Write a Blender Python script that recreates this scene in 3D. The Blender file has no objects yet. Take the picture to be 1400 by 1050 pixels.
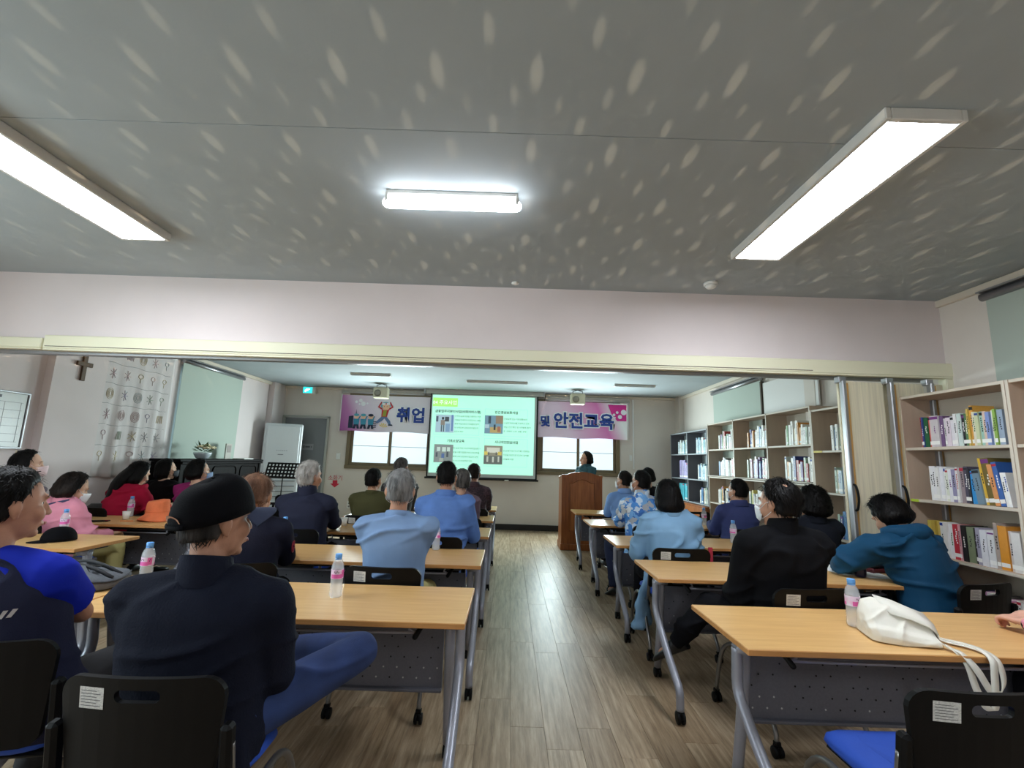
import bpy, math, random
import numpy as np
from mathutils import Vector, Matrix, noise, Quaternion
random.seed(7)
SC = bpy.context.scene
COL = SC.collection
PI = math.pi

# ------------------------------------------------------------------ camera, world, exposure
def make_camera():
    th = math.atan(105 / 640.); ro = math.atan(.032)
    F = Vector((0, math.cos(th), math.sin(th))); U = Vector((0, -math.sin(th), math.cos(th))); X = Vector((1, 0, 0))
    R = X * math.cos(ro) + U * math.sin(ro); UP = U * math.cos(ro) - X * math.sin(ro)
    cd = bpy.data.cameras.new('camera'); co = bpy.data.objects.new('camera', cd); COL.objects.link(co)
    cd.sensor_width = 36; cd.lens = 36 * 640 / 1400.; cd.clip_start = .05
    m = Matrix((R, UP, -F)).transposed().to_4x4(); m.translation = (0, 0, 1.44)
    co.matrix_world = m
    SC.camera = co
make_camera()
W = bpy.data.worlds.new('world'); SC.world = W; W.use_nodes = True
W.node_tree.nodes['Background'].inputs[0].default_value = (.75, .85, 1, 1)
W.node_tree.nodes['Background'].inputs[1].default_value = 1.0
SC.view_settings.view_transform = 'Standard'; SC.view_settings.look = 'None'
SC.view_settings.gamma = 1; SC.view_settings.use_curve_mapping = False
SC.view_settings.exposure = 0.55
PANEL_E, TUBE_E, WINDOW_E, SCREEN_E = 25.0, 15.0, .58, .56
def area(name, loc, rot, sx, sy, power, col):
    l = bpy.data.lights.new(name, 'AREA'); l.shape = 'RECTANGLE'; l.size = sx; l.size_y = sy; l.energy = power; l.color = col
    o = bpy.data.objects.new(name, l); COL.objects.link(o); o.location = loc; o.rotation_euler = rot
    return o
# daylight through the three windows of the wall beside the near room (left) and the frosted windows of the far wall
area('daylight', (-5.0, 0.6, 1.75), (0, -PI / 2, 0), 1.3, 2.6, 75, (.80, .97, 1))
area('daylight', (-2.58, 10.02, 1.63), (-PI / 2, 0, 0), 1.45, .62, 85, (.80, .98, 1))
area('daylight', (1.46, 10.02, 1.63), (-PI / 2, 0, 0), 1.45, .62, 95, (.80, .98, 1))
# added lamp in the aisle air, no fixture, casting soft ceiling spots (pattern set in the lamp's own nodes)
def added_spots_lamp():
    l = bpy.data.lights.new('added_spots_lamp', 'POINT'); l.energy = 1.0; l.shadow_soft_size = .004; l.use_nodes = True
    o = bpy.data.objects.new('added_spots_lamp', l); COL.objects.link(o); o.location = (.25, 2.75, 1.6)
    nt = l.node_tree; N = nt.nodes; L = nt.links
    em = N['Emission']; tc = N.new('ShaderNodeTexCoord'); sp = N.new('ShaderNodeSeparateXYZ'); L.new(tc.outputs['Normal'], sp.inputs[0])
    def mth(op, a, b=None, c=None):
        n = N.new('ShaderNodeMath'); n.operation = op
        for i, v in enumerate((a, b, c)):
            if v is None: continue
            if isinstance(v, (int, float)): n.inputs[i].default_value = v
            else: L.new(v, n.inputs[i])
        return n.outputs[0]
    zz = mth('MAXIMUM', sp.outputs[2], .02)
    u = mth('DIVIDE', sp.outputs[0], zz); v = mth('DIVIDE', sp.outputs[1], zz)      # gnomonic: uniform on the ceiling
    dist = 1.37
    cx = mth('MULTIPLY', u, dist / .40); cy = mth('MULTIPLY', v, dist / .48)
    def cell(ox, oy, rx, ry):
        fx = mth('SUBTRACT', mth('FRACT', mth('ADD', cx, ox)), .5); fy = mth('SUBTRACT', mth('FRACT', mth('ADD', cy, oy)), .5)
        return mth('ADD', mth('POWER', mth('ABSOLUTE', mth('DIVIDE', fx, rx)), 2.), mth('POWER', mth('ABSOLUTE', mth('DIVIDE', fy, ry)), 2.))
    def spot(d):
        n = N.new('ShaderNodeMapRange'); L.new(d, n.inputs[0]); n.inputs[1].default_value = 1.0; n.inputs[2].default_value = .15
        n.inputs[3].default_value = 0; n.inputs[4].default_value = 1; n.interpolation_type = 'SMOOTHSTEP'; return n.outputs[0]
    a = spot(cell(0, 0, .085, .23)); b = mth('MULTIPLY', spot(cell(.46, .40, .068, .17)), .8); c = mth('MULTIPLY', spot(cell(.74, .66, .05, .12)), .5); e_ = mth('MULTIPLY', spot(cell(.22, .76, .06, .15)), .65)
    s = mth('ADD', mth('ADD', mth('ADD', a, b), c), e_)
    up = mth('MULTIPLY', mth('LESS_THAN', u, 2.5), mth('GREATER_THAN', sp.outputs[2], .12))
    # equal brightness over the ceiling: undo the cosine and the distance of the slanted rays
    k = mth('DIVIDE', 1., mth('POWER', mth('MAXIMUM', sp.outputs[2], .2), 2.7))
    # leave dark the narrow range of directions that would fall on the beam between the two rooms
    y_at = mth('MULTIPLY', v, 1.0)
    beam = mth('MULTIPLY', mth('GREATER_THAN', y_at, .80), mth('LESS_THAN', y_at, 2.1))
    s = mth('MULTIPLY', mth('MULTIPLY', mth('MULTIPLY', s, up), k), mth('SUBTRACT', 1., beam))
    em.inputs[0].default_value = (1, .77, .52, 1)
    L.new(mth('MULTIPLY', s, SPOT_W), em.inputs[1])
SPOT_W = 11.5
added_spots_lamp()

# ------------------------------------------------------------------ materials
MATS = {}
def lin(c):
    return tuple((x / 255 / 12.92 if x / 255 <= .04045 else ((x / 255 + .055) / 1.055) ** 2.4) for x in c) + (1,)
def mat(name, col, rough=.6, metal=0, noise_s=0, amt=.12, bump=0, bump_s=80, stretch=(1, 1, 1), emit=0, trans=0, spec=.5, col2=None, coords='Object', coat=0, sheen=0, detail=3, alpha=1):
    if name in MATS: return MATS[name]
    m = bpy.data.materials.new(name); m.use_nodes = True; nt = m.node_tree; b = nt.nodes['Principled BSDF']
    c = lin(col); b.inputs['Base Color'].default_value = c; b.inputs['Roughness'].default_value = rough; b.inputs['Metallic'].default_value = metal
    b.inputs['Specular IOR Level'].default_value = spec
    if coat: b.inputs['Coat Weight'].default_value = coat; b.inputs['Coat Roughness'].default_value = .15
    if sheen: b.inputs['Sheen Weight'].default_value = sheen
    if trans: b.inputs['Transmission Weight'].default_value = trans; b.inputs['IOR'].default_value = 1.33
    if alpha < 1: b.inputs['Alpha'].default_value = alpha
    if emit: b.inputs['Emission Color'].default_value = c; b.inputs['Emission Strength'].default_value = emit
    if noise_s or bump:
        tc = nt.nodes.new('ShaderNodeTexCoord'); mp = nt.nodes.new('ShaderNodeMapping'); mp.inputs['Scale'].default_value = stretch
        nt.links.new(tc.outputs[coords], mp.inputs[0])
    if noise_s:
        n = nt.nodes.new('ShaderNodeTexNoise'); n.inputs['Scale'].default_value = noise_s; n.inputs['Detail'].default_value = detail
        nt.links.new(mp.outputs[0], n.inputs[0]); r = nt.nodes.new('ShaderNodeValToRGB')
        a = lin(col2) if col2 else tuple(x * (1 - amt) for x in c[:3]) + (1,)
        d = c if col2 else tuple(min(1, x * (1 + amt)) for x in c[:3]) + (1,)
        r.color_ramp.elements[0].position = .32; r.color_ramp.elements[1].position = .68
        r.color_ramp.elements[0].color = a; r.color_ramp.elements[1].color = d
        nt.links.new(n.outputs[0], r.inputs[0]); nt.links.new(r.outputs[0], b.inputs['Base Color'])
    if bump:
        n = nt.nodes.new('ShaderNodeTexNoise'); n.inputs['Scale'].default_value = bump_s; n.inputs['Detail'].default_value = 4
        nt.links.new(mp.outputs[0], n.inputs[0]); bp = nt.nodes.new('ShaderNodeBump'); bp.inputs['Strength'].default_value = bump; bp.inputs['Distance'].default_value = .01
        nt.links.new(n.outputs[0], bp.inputs['Height']); nt.links.new(bp.outputs[0], b.inputs['Normal'])
    MATS[name] = m
    return m
def voronoi_mat(name, cols, scale, rough=.8, bump=.2):
    if name in MATS: return MATS[name]
    m = mat(name, cols[0], rough, bump=bump, bump_s=60); nt = m.node_tree; b = nt.nodes['Principled BSDF']
    tc = nt.nodes.new('ShaderNodeTexCoord'); nz = nt.nodes.new('ShaderNodeTexNoise'); nz.inputs['Scale'].default_value = scale * .8
    mx = nt.nodes.new('ShaderNodeMixRGB'); mx.inputs[0].default_value = .12; nt.links.new(tc.outputs['Object'], nz.inputs[0])
    nt.links.new(tc.outputs['Object'], mx.inputs[1]); nt.links.new(nz.outputs['Color'], mx.inputs[2])
    v = nt.nodes.new('ShaderNodeTexVoronoi'); v.inputs['Scale'].default_value = scale; nt.links.new(mx.outputs[0], v.inputs[0])
    s = nt.nodes.new('ShaderNodeSeparateColor'); nt.links.new(v.outputs['Color'], s.inputs[0])
    r = nt.nodes.new('ShaderNodeValToRGB'); r.color_ramp.interpolation = 'CONSTANT'
    while len(r.color_ramp.elements) < len(cols): r.color_ramp.elements.new(.5)
    for i, c in enumerate(cols): r.color_ramp.elements[i].position = i / len(cols); r.color_ramp.elements[i].color = lin(c)
    nt.links.new(s.outputs[0], r.inputs[0]); nt.links.new(r.outputs[0], b.inputs['Base Color'])
    return m

# ------------------------------------------------------------------ mesh builder
def V(*a): return Vector(a)
class MB:
    def __init__(s): s.v = []; s.f = []; s.m = []; s.sm = []
    def add(s, vs, fs, mi=0, smooth=False):
        o = len(s.v); s.v += [tuple(x) for x in vs]
        for f in fs: s.f.append(tuple(i + o for i in f)); s.m.append(mi); s.sm.append(smooth)
        return s
    def box(s, c, d, e=0, rot=None, mi=0):
        hx, hy, hz = d[0] / 2, d[1] / 2, d[2] / 2; e = min(e, hx * .9, hy * .9, hz * .9)
        if e <= 0:
            vs = [V(x * hx, y * hy, z * hz) for z in (-1, 1) for y in (-1, 1) for x in (-1, 1)]
            fs = [(0, 2, 3, 1), (4, 5, 7, 6), (0, 1, 5, 4), (2, 6, 7, 3), (0, 4, 6, 2), (1, 3, 7, 5)]
        else:
            vs = []; idx = {}
            for sx in (-1, 1):
                for sy in (-1, 1):
                    for sz in (-1, 1):
                        for ax in range(3):
                            p = [sx * (hx - e), sy * (hy - e), sz * (hz - e)]; p[ax] += (sx, sy, sz)[ax] * e
                            idx[(sx, sy, sz, ax)] = len(vs); vs.append(V(*p))
            fs = []
            for ax in range(3):
                o1, o2 = [a for a in range(3) if a != ax]
                for sg in (-1, 1):
                    def k(a, b):
                        t = [0, 0, 0]; t[ax] = sg; t[o1] = a; t[o2] = b; return idx[(t[0], t[1], t[2], ax)]
                    q = [k(-1, -1), k(1, -1), k(1, 1), k(-1, 1)]
                    fs.append(tuple(q if (sg > 0) == (ax != 1) else q[::-1]))
            for ax in range(3):
                o1, o2 = [a for a in range(3) if a != ax]
                for a in (-1, 1):
                    for b in (-1, 1):
                        def k2(t, which):
                            g = [0, 0, 0]; g[ax] = t; g[o1] = a; g[o2] = b; return idx[(g[0], g[1], g[2], which)]
                        fs.append((k2(-1, o1), k2(1, o1), k2(1, o2), k2(-1, o2)))
            for sx in (-1, 1):
                for sy in (-1, 1):
                    for sz in (-1, 1): fs.append(tuple(idx[(sx, sy, sz, a)] for a in range(3)))
        if rot is not None: vs = [rot @ v for v in vs]
        c = Vector(c)
        return s.add([v + c for v in vs], fs, mi)
    def loft(s, rings, cap=True, mi=0, smooth=True, closed=False):
        n = len(rings[0]); vs = [p for r in rings for p in r]; fs = []
        m = len(rings)
        for i in range(m if closed else m - 1):
            i2 = (i + 1) % m
            for j in range(n):
                k = (j + 1) % n; fs.append((i * n + j, i * n + k, i2 * n + k, i2 * n + j))
        s.add(vs, fs, mi, smooth)
        if cap and not closed:
            s.add(rings[0], [tuple(range(n))[::-1]], mi, False); s.add(rings[-1], [tuple(range(n))], mi, False)
        return s
    def tube(s, pts, r, seg=8, mi=0, hemi=False, sub=0, flat=None, closed=False, merged=False):
        pts = [Vector(p) for p in pts]; rs = list(r) if isinstance(r, (list, tuple)) else [r] * len(pts)
        if sub:
            q, qr = [], []; n = len(pts)
            for i in range(n if closed else n - 1):
                g = lambda a: pts[a % n] if closed else pts[min(max(a, 0), n - 1)]
                a, b, c, d = g(i - 1), g(i), g(i + 1), g(i + 2)
                for k in range(sub):
                    t = k / sub; q.append(.5 * ((2 * b) + (c - a) * t + (2 * a - 5 * b + 4 * c - d) * t * t + (3 * b - a - 3 * c + d) * t ** 3)); qr.append(rs[i] * (1 - t) + rs[(i + 1) % n] * t)
            if not closed: q.append(pts[-1]); qr.append(rs[-1])
            pts, rs = q, qr
        n = len(pts); T = []
        for i in range(n):
            if closed: t = pts[(i + 1) % n] - pts[i - 1]
            else: t = pts[min(i + 1, n - 1)] - pts[max(i - 1, 0)]
            T.append(t.normalized() if t.length > 1e-9 else Vector((0, 0, 1)))
        ref = Vector((0, 0, 1)) if abs(T[0].z) < .9 else Vector((1, 0, 0))
        u = T[0].cross(ref).normalized(); rings = []
        if hemi:
            a0, a1 = pts[0], pts[-1]; r0, r1 = rs[0], rs[-1]
            pts = [a0 - T[0] * r0 * .92, a0 - T[0] * r0 * .6] + pts + [a1 + T[-1] * r1 * .6, a1 + T[-1] * r1 * .92]
            rs = [r0 * .38, r0 * .8] + rs + [r1 * .8, r1 * .38]; T = [T[0]] * 2 + T + [T[-1]] * 2
        for i, p in enumerate(pts):
            if i: 
                ax = T[i - 1].cross(T[i])
                if ax.length > 1e-7: u = Quaternion(ax.normalized(), T[i - 1].angle(T[i])) @ u
            u = (u - T[i] * u.dot(T[i])).normalized(); w = T[i].cross(u)
            fl = flat or (1, 1)
            rings.append([p + (u * math.cos(2 * PI * j / seg) * fl[0] + w * math.sin(2 * PI * j / seg) * fl[1]) * rs[i] for j in range(seg)])
        if merged:
            n2 = len(rings[0]); vs = [p for r_ in rings for p in r_]; fs = []
            for i in range(len(rings) - 1):
                for j in range(n2): k = (j + 1) % n2; fs.append((i * n2 + j, i * n2 + k, (i + 1) * n2 + k, (i + 1) * n2 + j))
            fs.append(tuple(range(n2))[::-1]); fs.append(tuple((len(rings) - 1) * n2 + j for j in range(n2)))
            return s.add(vs, fs, mi, True)
        return s.loft(rings, True, mi, True, closed)
    def ell(s, c, ax, mat3=None, seg=14, rings=9, mi=0):
        c = Vector(c); vs = [Vector((0, 0, -1))]
        for i in range(1, rings):
            a = -PI / 2 + PI * i / rings
            for j in range(seg): b = 2 * PI * j / seg; vs.append(Vector((math.cos(a) * math.cos(b), math.cos(a) * math.sin(b), math.sin(a))))
        vs.append(Vector((0, 0, 1))); fs = []; L = len(vs) - 1
        for j in range(seg): fs.append((0, 1 + (j + 1) % seg, 1 + j)); fs.append((L, L - seg + j, L - seg + (j + 1) % seg))
        for i in range(rings - 2):
            for j in range(seg): a = 1 + i * seg; k = (j + 1) % seg; fs.append((a + j, a + k, a + seg + k, a + seg + j))
        out = []
        for v in vs:
            p = Vector((v.x * ax[0], v.y * ax[1], v.z * ax[2])); p = mat3 @ p if mat3 else p; out.append(p + c)
        return s.add(out, fs, mi, True)
    def lathe(s, prof, c=(0, 0, 0), seg=16, mi=0, mat3=None, smooth=True, sx=1, sy=1):
        c = Vector(c); rings = []
        for r, z in prof:
            ring = [Vector((r * math.cos(2 * PI * j / seg) * sx, r * math.sin(2 * PI * j / seg) * sy, z)) for j in range(seg)]
            rings.append([(mat3 @ p if mat3 else p) + c for p in ring])
        return s.loft(rings, True, mi, smooth)
    def prism(s, poly, mp, t0, t1, mi=0):
        """poly in 2D, mp(u, v, w) -> 3D, extruded w from t0 to t1"""
        n = len(poly); vs = [mp(u, v, t0) for u, v in poly] + [mp(u, v, t1) for u, v in poly]
        fs = [tuple(range(n))[::-1], tuple(range(n, 2 * n))] + [(i, (i + 1) % n, n + (i + 1) % n, n + i) for i in range(n)]
        return s.add(vs, fs, mi)
    def mesh(s, name, mats):
        me = bpy.data.meshes.new(name); me.from_pydata(s.v, [], s.f)
        for m in (mats if isinstance(mats, (list, tuple)) else [mats]): me.materials.append(m)
        me.polygons.foreach_set('material_index', s.m); me.polygons.foreach_set('use_smooth', s.sm)
        me.update(); return me
    def build(s, name, mats, parent=None, loc=None, rot=None, label=None, kind=None, fix=True):
        me = s.mesh(name, mats)
        if fix: fix_normals(me)
        return link(name, me, parent, loc, rot, label, kind)
import bmesh
def fix_normals(me):
    bm = bmesh.new(); bm.from_mesh(me); bmesh.ops.remove_doubles(bm, verts=bm.verts, dist=1e-6); bmesh.ops.recalc_face_normals(bm, faces=bm.faces); bm.to_mesh(me); bm.free()
def link(name, me, parent=None, loc=None, rot=None, label=None, kind=None):
    o = bpy.data.objects.new(name, me); COL.objects.link(o)
    if parent is not None: o.parent = parent
    if loc is not None: o.location = loc
    if rot is not None: o.rotation_euler = rot
    if label: o['label'] = label
    if kind: o['kind'] = kind
    return o
def thing(name, label, cat, loc=(0, 0, 0), rz=0, group=None):
    o = bpy.data.objects.new(name, None); COL.objects.link(o); o.empty_display_size = .05
    o.location = loc; o.rotation_euler = (0, 0, rz); o['label'] = label; o['category'] = cat
    if group: o['group'] = group
    return o
def tag(o, label, cat, group=None):
    o['label'] = label; o['category'] = cat
    if group: o['group'] = group
    return o
KIDS = {}
def copy_tree(o, parent=None):
    c = o.copy(); COL.objects.link(c)
    if parent is not None: c.parent = parent
    ch = KIDS.get(o.name)
    if ch is None: ch = KIDS[o.name] = [x for x in COL.objects if x.parent == o]
    for k in ch: copy_tree(k, c)
    return c
def S(name, mb, mats, parent=None, **k):
    o = mb.build(name, mats, parent, **k)
    if parent is None: o['kind'] = 'structure'
    return o
def text_mb(body, size, mp, depth=.002, bold=0, align='CENTER', spacing=1):
    """flat lettering as mesh; mp(u, v, w) -> 3D"""
    c = bpy.data.curves.new('lettering', 'FONT'); c.body = body; c.size = size; c.align_x = align; c.offset = bold; c.resolution_u = 2; c.space_line = spacing
    o = bpy.data.objects.new('lettering', c); COL.objects.link(o)
    dg = bpy.context.evaluated_depsgraph_get(); me = bpy.data.meshes.new_from_object(o.evaluated_get(dg))
    mb = MB(); mb.add([mp(v.co.x, v.co.y, depth) for v in me.vertices], [tuple(p.vertices) for p in me.polygons])
    bpy.data.objects.remove(o); bpy.data.curves.remove(c); bpy.data.meshes.remove(me)
    return mb
def rect_hole(w, h, holes_r):  # rounded rectangle polygon centred at 0
    pts = []
    for cx, cy, a0 in ((w / 2 - holes_r, h / 2 - holes_r, 0), (-w / 2 + holes_r, h / 2 - holes_r, 90), (-w / 2 + holes_r, -h / 2 + holes_r, 180), (w / 2 - holes_r, -h / 2 + holes_r, 270)):
        for k in range(5): a = math.radians(a0 + 22.5 * k); pts.append((cx + holes_r * math.cos(a), cy + holes_r * math.sin(a)))
    return pts
# ------------------------------------------------------------------ the setting
XL, XR, YB, YF, ZC = -5.1, 3.7, 10.25, -3.6, 2.92
M_wall = mat('wallpaper_pink', (222, 210, 208), .75, noise_s=2, amt=.03, bump=.12, bump_s=160, coords='Object')
M_wallf = mat('wallpaper_beige', (218, 209, 199), .8, noise_s=2, amt=.03, bump=.08, bump_s=120)
M_ceil = mat('ceiling_paint', (165, 173, 176), .85, noise_s=3, amt=.03, bump=.05, bump_s=60)
M_cream = mat('cream_trim', (228, 224, 196), .5)
M_black = mat('black_plastic', (7, 7, 8), .5, bump=.05, bump_s=400, spec=.18)
M_grey = mat('grey_metal', (140, 142, 150), .35, .55)
M_alu = mat('aluminium', (165, 165, 168), .35, .8)
M_dark = mat('dark_joint', (104, 90, 74), .8)
M_white = mat('white_plastic', (232, 232, 228), .4)
M_paper = mat('paper', (236, 236, 230), .8)

def floor_mat():
    m = mat('vinyl_plank', (158, 138, 114), .38, spec=.45); nt = m.node_tree; b = nt.nodes['Principled BSDF']; L = nt.links
    g = nt.nodes.new('ShaderNodeNewGeometry'); oi = nt.nodes.new('ShaderNodeObjectInfo'); at = nt.nodes.new('ShaderNodeAttribute'); at.attribute_name = 'rnd'
    r = nt.nodes.new('ShaderNodeMath'); r.operation = 'ADD'; L.new(oi.outputs['Random'], r.inputs[0]); L.new(at.outputs['Fac'], r.inputs[1])
    fr = nt.nodes.new('ShaderNodeMath'); fr.operation = 'FRACT'; L.new(r.outputs[0], fr.inputs[0])
    sc = nt.nodes.new('ShaderNodeVectorMath'); sc.operation = 'SCALE'; sc.inputs[0].default_value = (13, 29, 7); L.new(fr.outputs[0], sc.inputs['Scale'])
    ad = nt.nodes.new('ShaderNodeVectorMath'); ad.operation = 'ADD'; L.new(g.outputs['Position'], ad.inputs[0]); L.new(sc.outputs[0], ad.inputs[1])
    mp = nt.nodes.new('ShaderNodeMapping'); mp.inputs['Scale'].default_value = (26, 1.6, 1); L.new(ad.outputs[0], mp.inputs[0])
    n = nt.nodes.new('ShaderNodeTexNoise'); n.inputs['Scale'].default_value = 1.6; n.inputs['Detail'].default_value = 8; n.inputs['Roughness'].default_value = .7; L.new(mp.outputs[0], n.inputs[0])
    ra = nt.nodes.new('ShaderNodeValToRGB'); e = ra.color_ramp.elements
    e[0].position = .34; e[0].color = lin((136, 117, 94)); e[1].position = .66; e[1].color = lin((200, 184, 162))
    x = e.new(.5); x.color = lin((174, 155, 131)); L.new(n.outputs[0], ra.inputs[0])
    mp2 = nt.nodes.new('ShaderNodeMapping'); mp2.inputs['Scale'].default_value = (5, .8, 1); L.new(ad.outputs[0], mp2.inputs[0])
    n2 = nt.nodes.new('ShaderNodeTexNoise'); n2.inputs['Scale'].default_value = 1.5; n2.inputs['Detail'].default_value = 3; L.new(mp2.outputs[0], n2.inputs[0])
    tint = nt.nodes.new('ShaderNodeValToRGB'); t = tint.color_ramp.elements; t[0].color = lin((206, 192, 176)); t[1].color = lin((255, 252, 246))
    sm = nt.nodes.new('ShaderNodeMath'); sm.operation = 'MULTIPLY_ADD'; L.new(fr.outputs[0], sm.inputs[0]); sm.inputs[1].default_value = .55; L.new(n2.outputs[0], sm.inputs[2])
    s2 = nt.nodes.new('ShaderNodeMath'); s2.operation = 'SUBTRACT'; L.new(sm.outputs[0], s2.inputs[0]); s2.inputs[1].default_value = .25; L.new(s2.outputs[0], tint.inputs[0])
    mx = nt.nodes.new('ShaderNodeMixRGB'); mx.blend_type = 'MULTIPLY'; mx.inputs[0].default_value = 1; L.new(ra.outputs[0], mx.inputs[1]); L.new(tint.outputs[0], mx.inputs[2])
    L.new(mx.outputs[0], b.inputs['Base Color'])
    bp = nt.nodes.new('ShaderNodeBump'); bp.inputs['Strength'].default_value = .15; bp.inputs['Distance'].default_value = .003; L.new(n.outputs[0], bp.inputs['Height']); L.new(bp.outputs[0], b.inputs['Normal'])
    return m
M_floor = floor_mat()
floor = S('floor', MB().box(((XL + XR) / 2, (YB + YF) / 2, -.06), (XR - XL + .4, YB - YF + .4, .11)), M_dark)
def planks():
    pw, pl = .184, 1.22; cells = []; row = 0; x = XL
    rr = random.Random(3)
    while x < XR:
        y = YF - rr.random() * pl
        while y < YB:
            y0, y1 = max(y, YF), min(y + pl, YB)
            if y1 - y0 > .05: cells.append((x, y0, y1))
            y += pl
        x += pw
    def score(c):
        cx, cy = c[0] + pw / 2, (c[1] + c[2]) / 2
        if c[2] < .9: return -1
        k = max(cy, .9); px = 700 + 640 * cx / k
        if px < -150 or px > 1550: return -cy * .01
        aisle = 1 if -1.0 < cx < 1.9 else .45
        return aisle / k
    cells.sort(key=score, reverse=True)
    me = MB().box((0, 0, -.003), (pw - .0014, 1, .006), .0006).mesh('plank', M_floor); fix_normals(me)
    for c in cells[:300]:
        o = link('plank', me, floor, (c[0] + pw / 2, (c[1] + c[2]) / 2, 0)); o.scale = (1, c[2] - c[1] - .0014, 1)
    mb = MB(); rn = []
    for c in cells[300:]:
        mb.box((c[0] + pw / 2, (c[1] + c[2]) / 2, -.003), (pw - .0014, c[2] - c[1] - .0014, .006)); rn += [rr.random()] * 8
    o = mb.build('planks_beyond', M_floor, floor, kind='stuff', fix=False)
    at = o.data.attributes.new('rnd', 'FLOAT', 'POINT'); at.data.foreach_set('value', rn)
planks()
# ceilings: near room (two sheets with a seam) and far room
ceil_ = S('ceiling', MB().box(((XL + XR) / 2, (YB + YF) / 2, ZC + .08), (XR - XL + .4, YB - YF + .4, .14)), M_dark)
for y0, y1 in ((YF, 1.93), (1.934, 3.98), (3.98, YB)):
    MB().box(((XL + XR) / 2, (y0 + y1) / 2, ZC + .005), (XR - XL, y1 - y0, .01), .001).build('ceiling_sheet', M_ceil, ceil_)
# walls
bw = MB()
def wall_with_holes(x0, x1, z0, z1, holes, mp, t0, t1, mb):
    xs = sorted({x0, x1, *[h[0] for h in holes], *[h[1] for h in holes]}); zs = sorted({z0, z1, *[h[2] for h in holes], *[h[3] for h in holes]})
    for a, b in zip(xs, xs[1:]):
        for c, d in zip(zs, zs[1:]):
            if any(h[0] <= (a + b) / 2 <= h[1] and h[2] <= (c + d) / 2 <= h[3] for h in holes): continue
            mb.prism([(a, c), (b, c), (b, d), (a, d)], mp, t0, t1)
WL = (-3.52, -1.70, 1.17, 2.80); WR = (.60, 2.36, 1.17, 2.80); DR = (-4.93, -3.99, 0, 2.23)
wall_with_holes(XL - .2, XR + .2, 0, ZC, [WL, WR, DR], lambda u, v, w: V(u, w, v), YB, YB + .18, bw)
S('wall_far', bw, M_wallf)
def side_wall(name, x, t, m, holes=()):
    mb = MB(); wall_with_holes(YF, YB, 0, ZC, list(holes), lambda u, v, w: V(w, u, v), x, x + t, mb); return S(name, mb, m)
WLB = (7.1, 8.68, 1.05, 2.75); WLN = (-.9, 2.1, .95, 2.3)
wl = side_wall('wall_left', XL, -.18, M_wall, [WLB, WLN])
WRF = (6.75, 8.45, 1.2, 2.6); WRN = (1.2, 3.45, 1.2, 2.7)
wr = side_wall('wall_right', XR, .18, M_wallf, [WRF, WRN])
S('wall_behind', MB().box(((XL + XR) / 2, YF - .09, ZC / 2), (XR - XL + .4, .18, ZC)), M_wall)
S('beam_between_rooms', MB().box(((XL + XR) / 2, 3.98, (2.3 + ZC) / 2), (XR - XL, .22, ZC - 2.3)), M_wall)['label'] = 'pale pink papered beam over the folding partition opening'
# pilasters of the walls
for y0, y1, x, d in ((5.05, 5.72, XL, .09), (9.75, YB, XL, .12), (3.87, 4.35, XL, .09)):
    MB().box((x + d / 2, (y0 + y1) / 2, ZC / 2), (d, y1 - y0, ZC)).build('pilaster', M_wall, wl)
for y0, y1, d in ((9.99, YB, .1), (5.55, 5.75, .06), (3.4, 3.87, .03)):
    MB().box((XR - d / 2, (y0 + y1) / 2, ZC / 2), (d, y1 - y0, ZC)).build('pilaster', M_wallf, wr)
# crown strips under the ceilings
def strip(name, pts, w, h, m): return S(name, MB().box(((pts[0][0] + pts[1][0]) / 2, (pts[0][1] + pts[1][1]) / 2, pts[0][2]), (abs(pts[0][0] - pts[1][0]) + w, abs(pts[0][1] - pts[1][1]) + w, h), .006), m)
M_crown = mat('crown_paint', (216, 205, 188), .6)
strip('trim_1', ((XR - .03, YF, ZC - .03), (XR - .03, 3.85, ZC - .03)), .06, .06, M_crown)
strip('trim_2', ((XR - .03, 4.1, ZC - .03), (XR - .03, YB - .03, ZC - .03)), .06, .06, M_crown)
strip('trim_3', ((XL + .03, 4.1, ZC - .03), (XL + .03, YB - .03, ZC - .03)), .06, .06, M_crown)
strip('trim_4', ((XL, YB - .03, ZC - .03), (XR, YB - .03, ZC - .03)), .05, .05, M_crown)
M_base = mat('baseboard_black', (30, 27, 26), .5)
S('baseboard_far', MB().box((-.15, YB - .012, .06), (7.66, .024, .12), .004), M_base)
S('baseboard_left', MB().box((XL + .012, 6.2, .06), (.024, 7.9, .12), .004), M_base)
S('baseboard_right', MB().box((XR - .012, 3, .06), (.024, 13, .12), .004), M_base)
# lintel: cream casing of the folding partition with steel track
tr = S('trim_5', MB().box((-.12, 3.86, 2.30), (7.6, .09, .115), .006), M_cream)
MB().box((-.12, 3.845, 2.237), (7.6, .05, .016), .003).build('lower_strip', M_cream, tr)
MB().box((-.7, 3.8135, 2.262), (6.4, .003, .005)).build('joint', mat('joint_brown', (92, 78, 62), .8), tr)
tr2 = S('trim_6', MB().box((-4.52, 3.86, 2.29), (1.16, .085, .085), .006), M_cream)
MB().box((-4.52, 3.845, 2.24), (1.16, .05, .012), .003).build('lower_strip', M_cream, tr2)
S('trim_7', MB().box((-.72, 3.93, 2.226), (8.5, .06, .03), .004), M_alu)
S('trim_8', MB().box((3.655, 3.862, 2.08), (.085, .08, .3), .006), M_cream)
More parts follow.
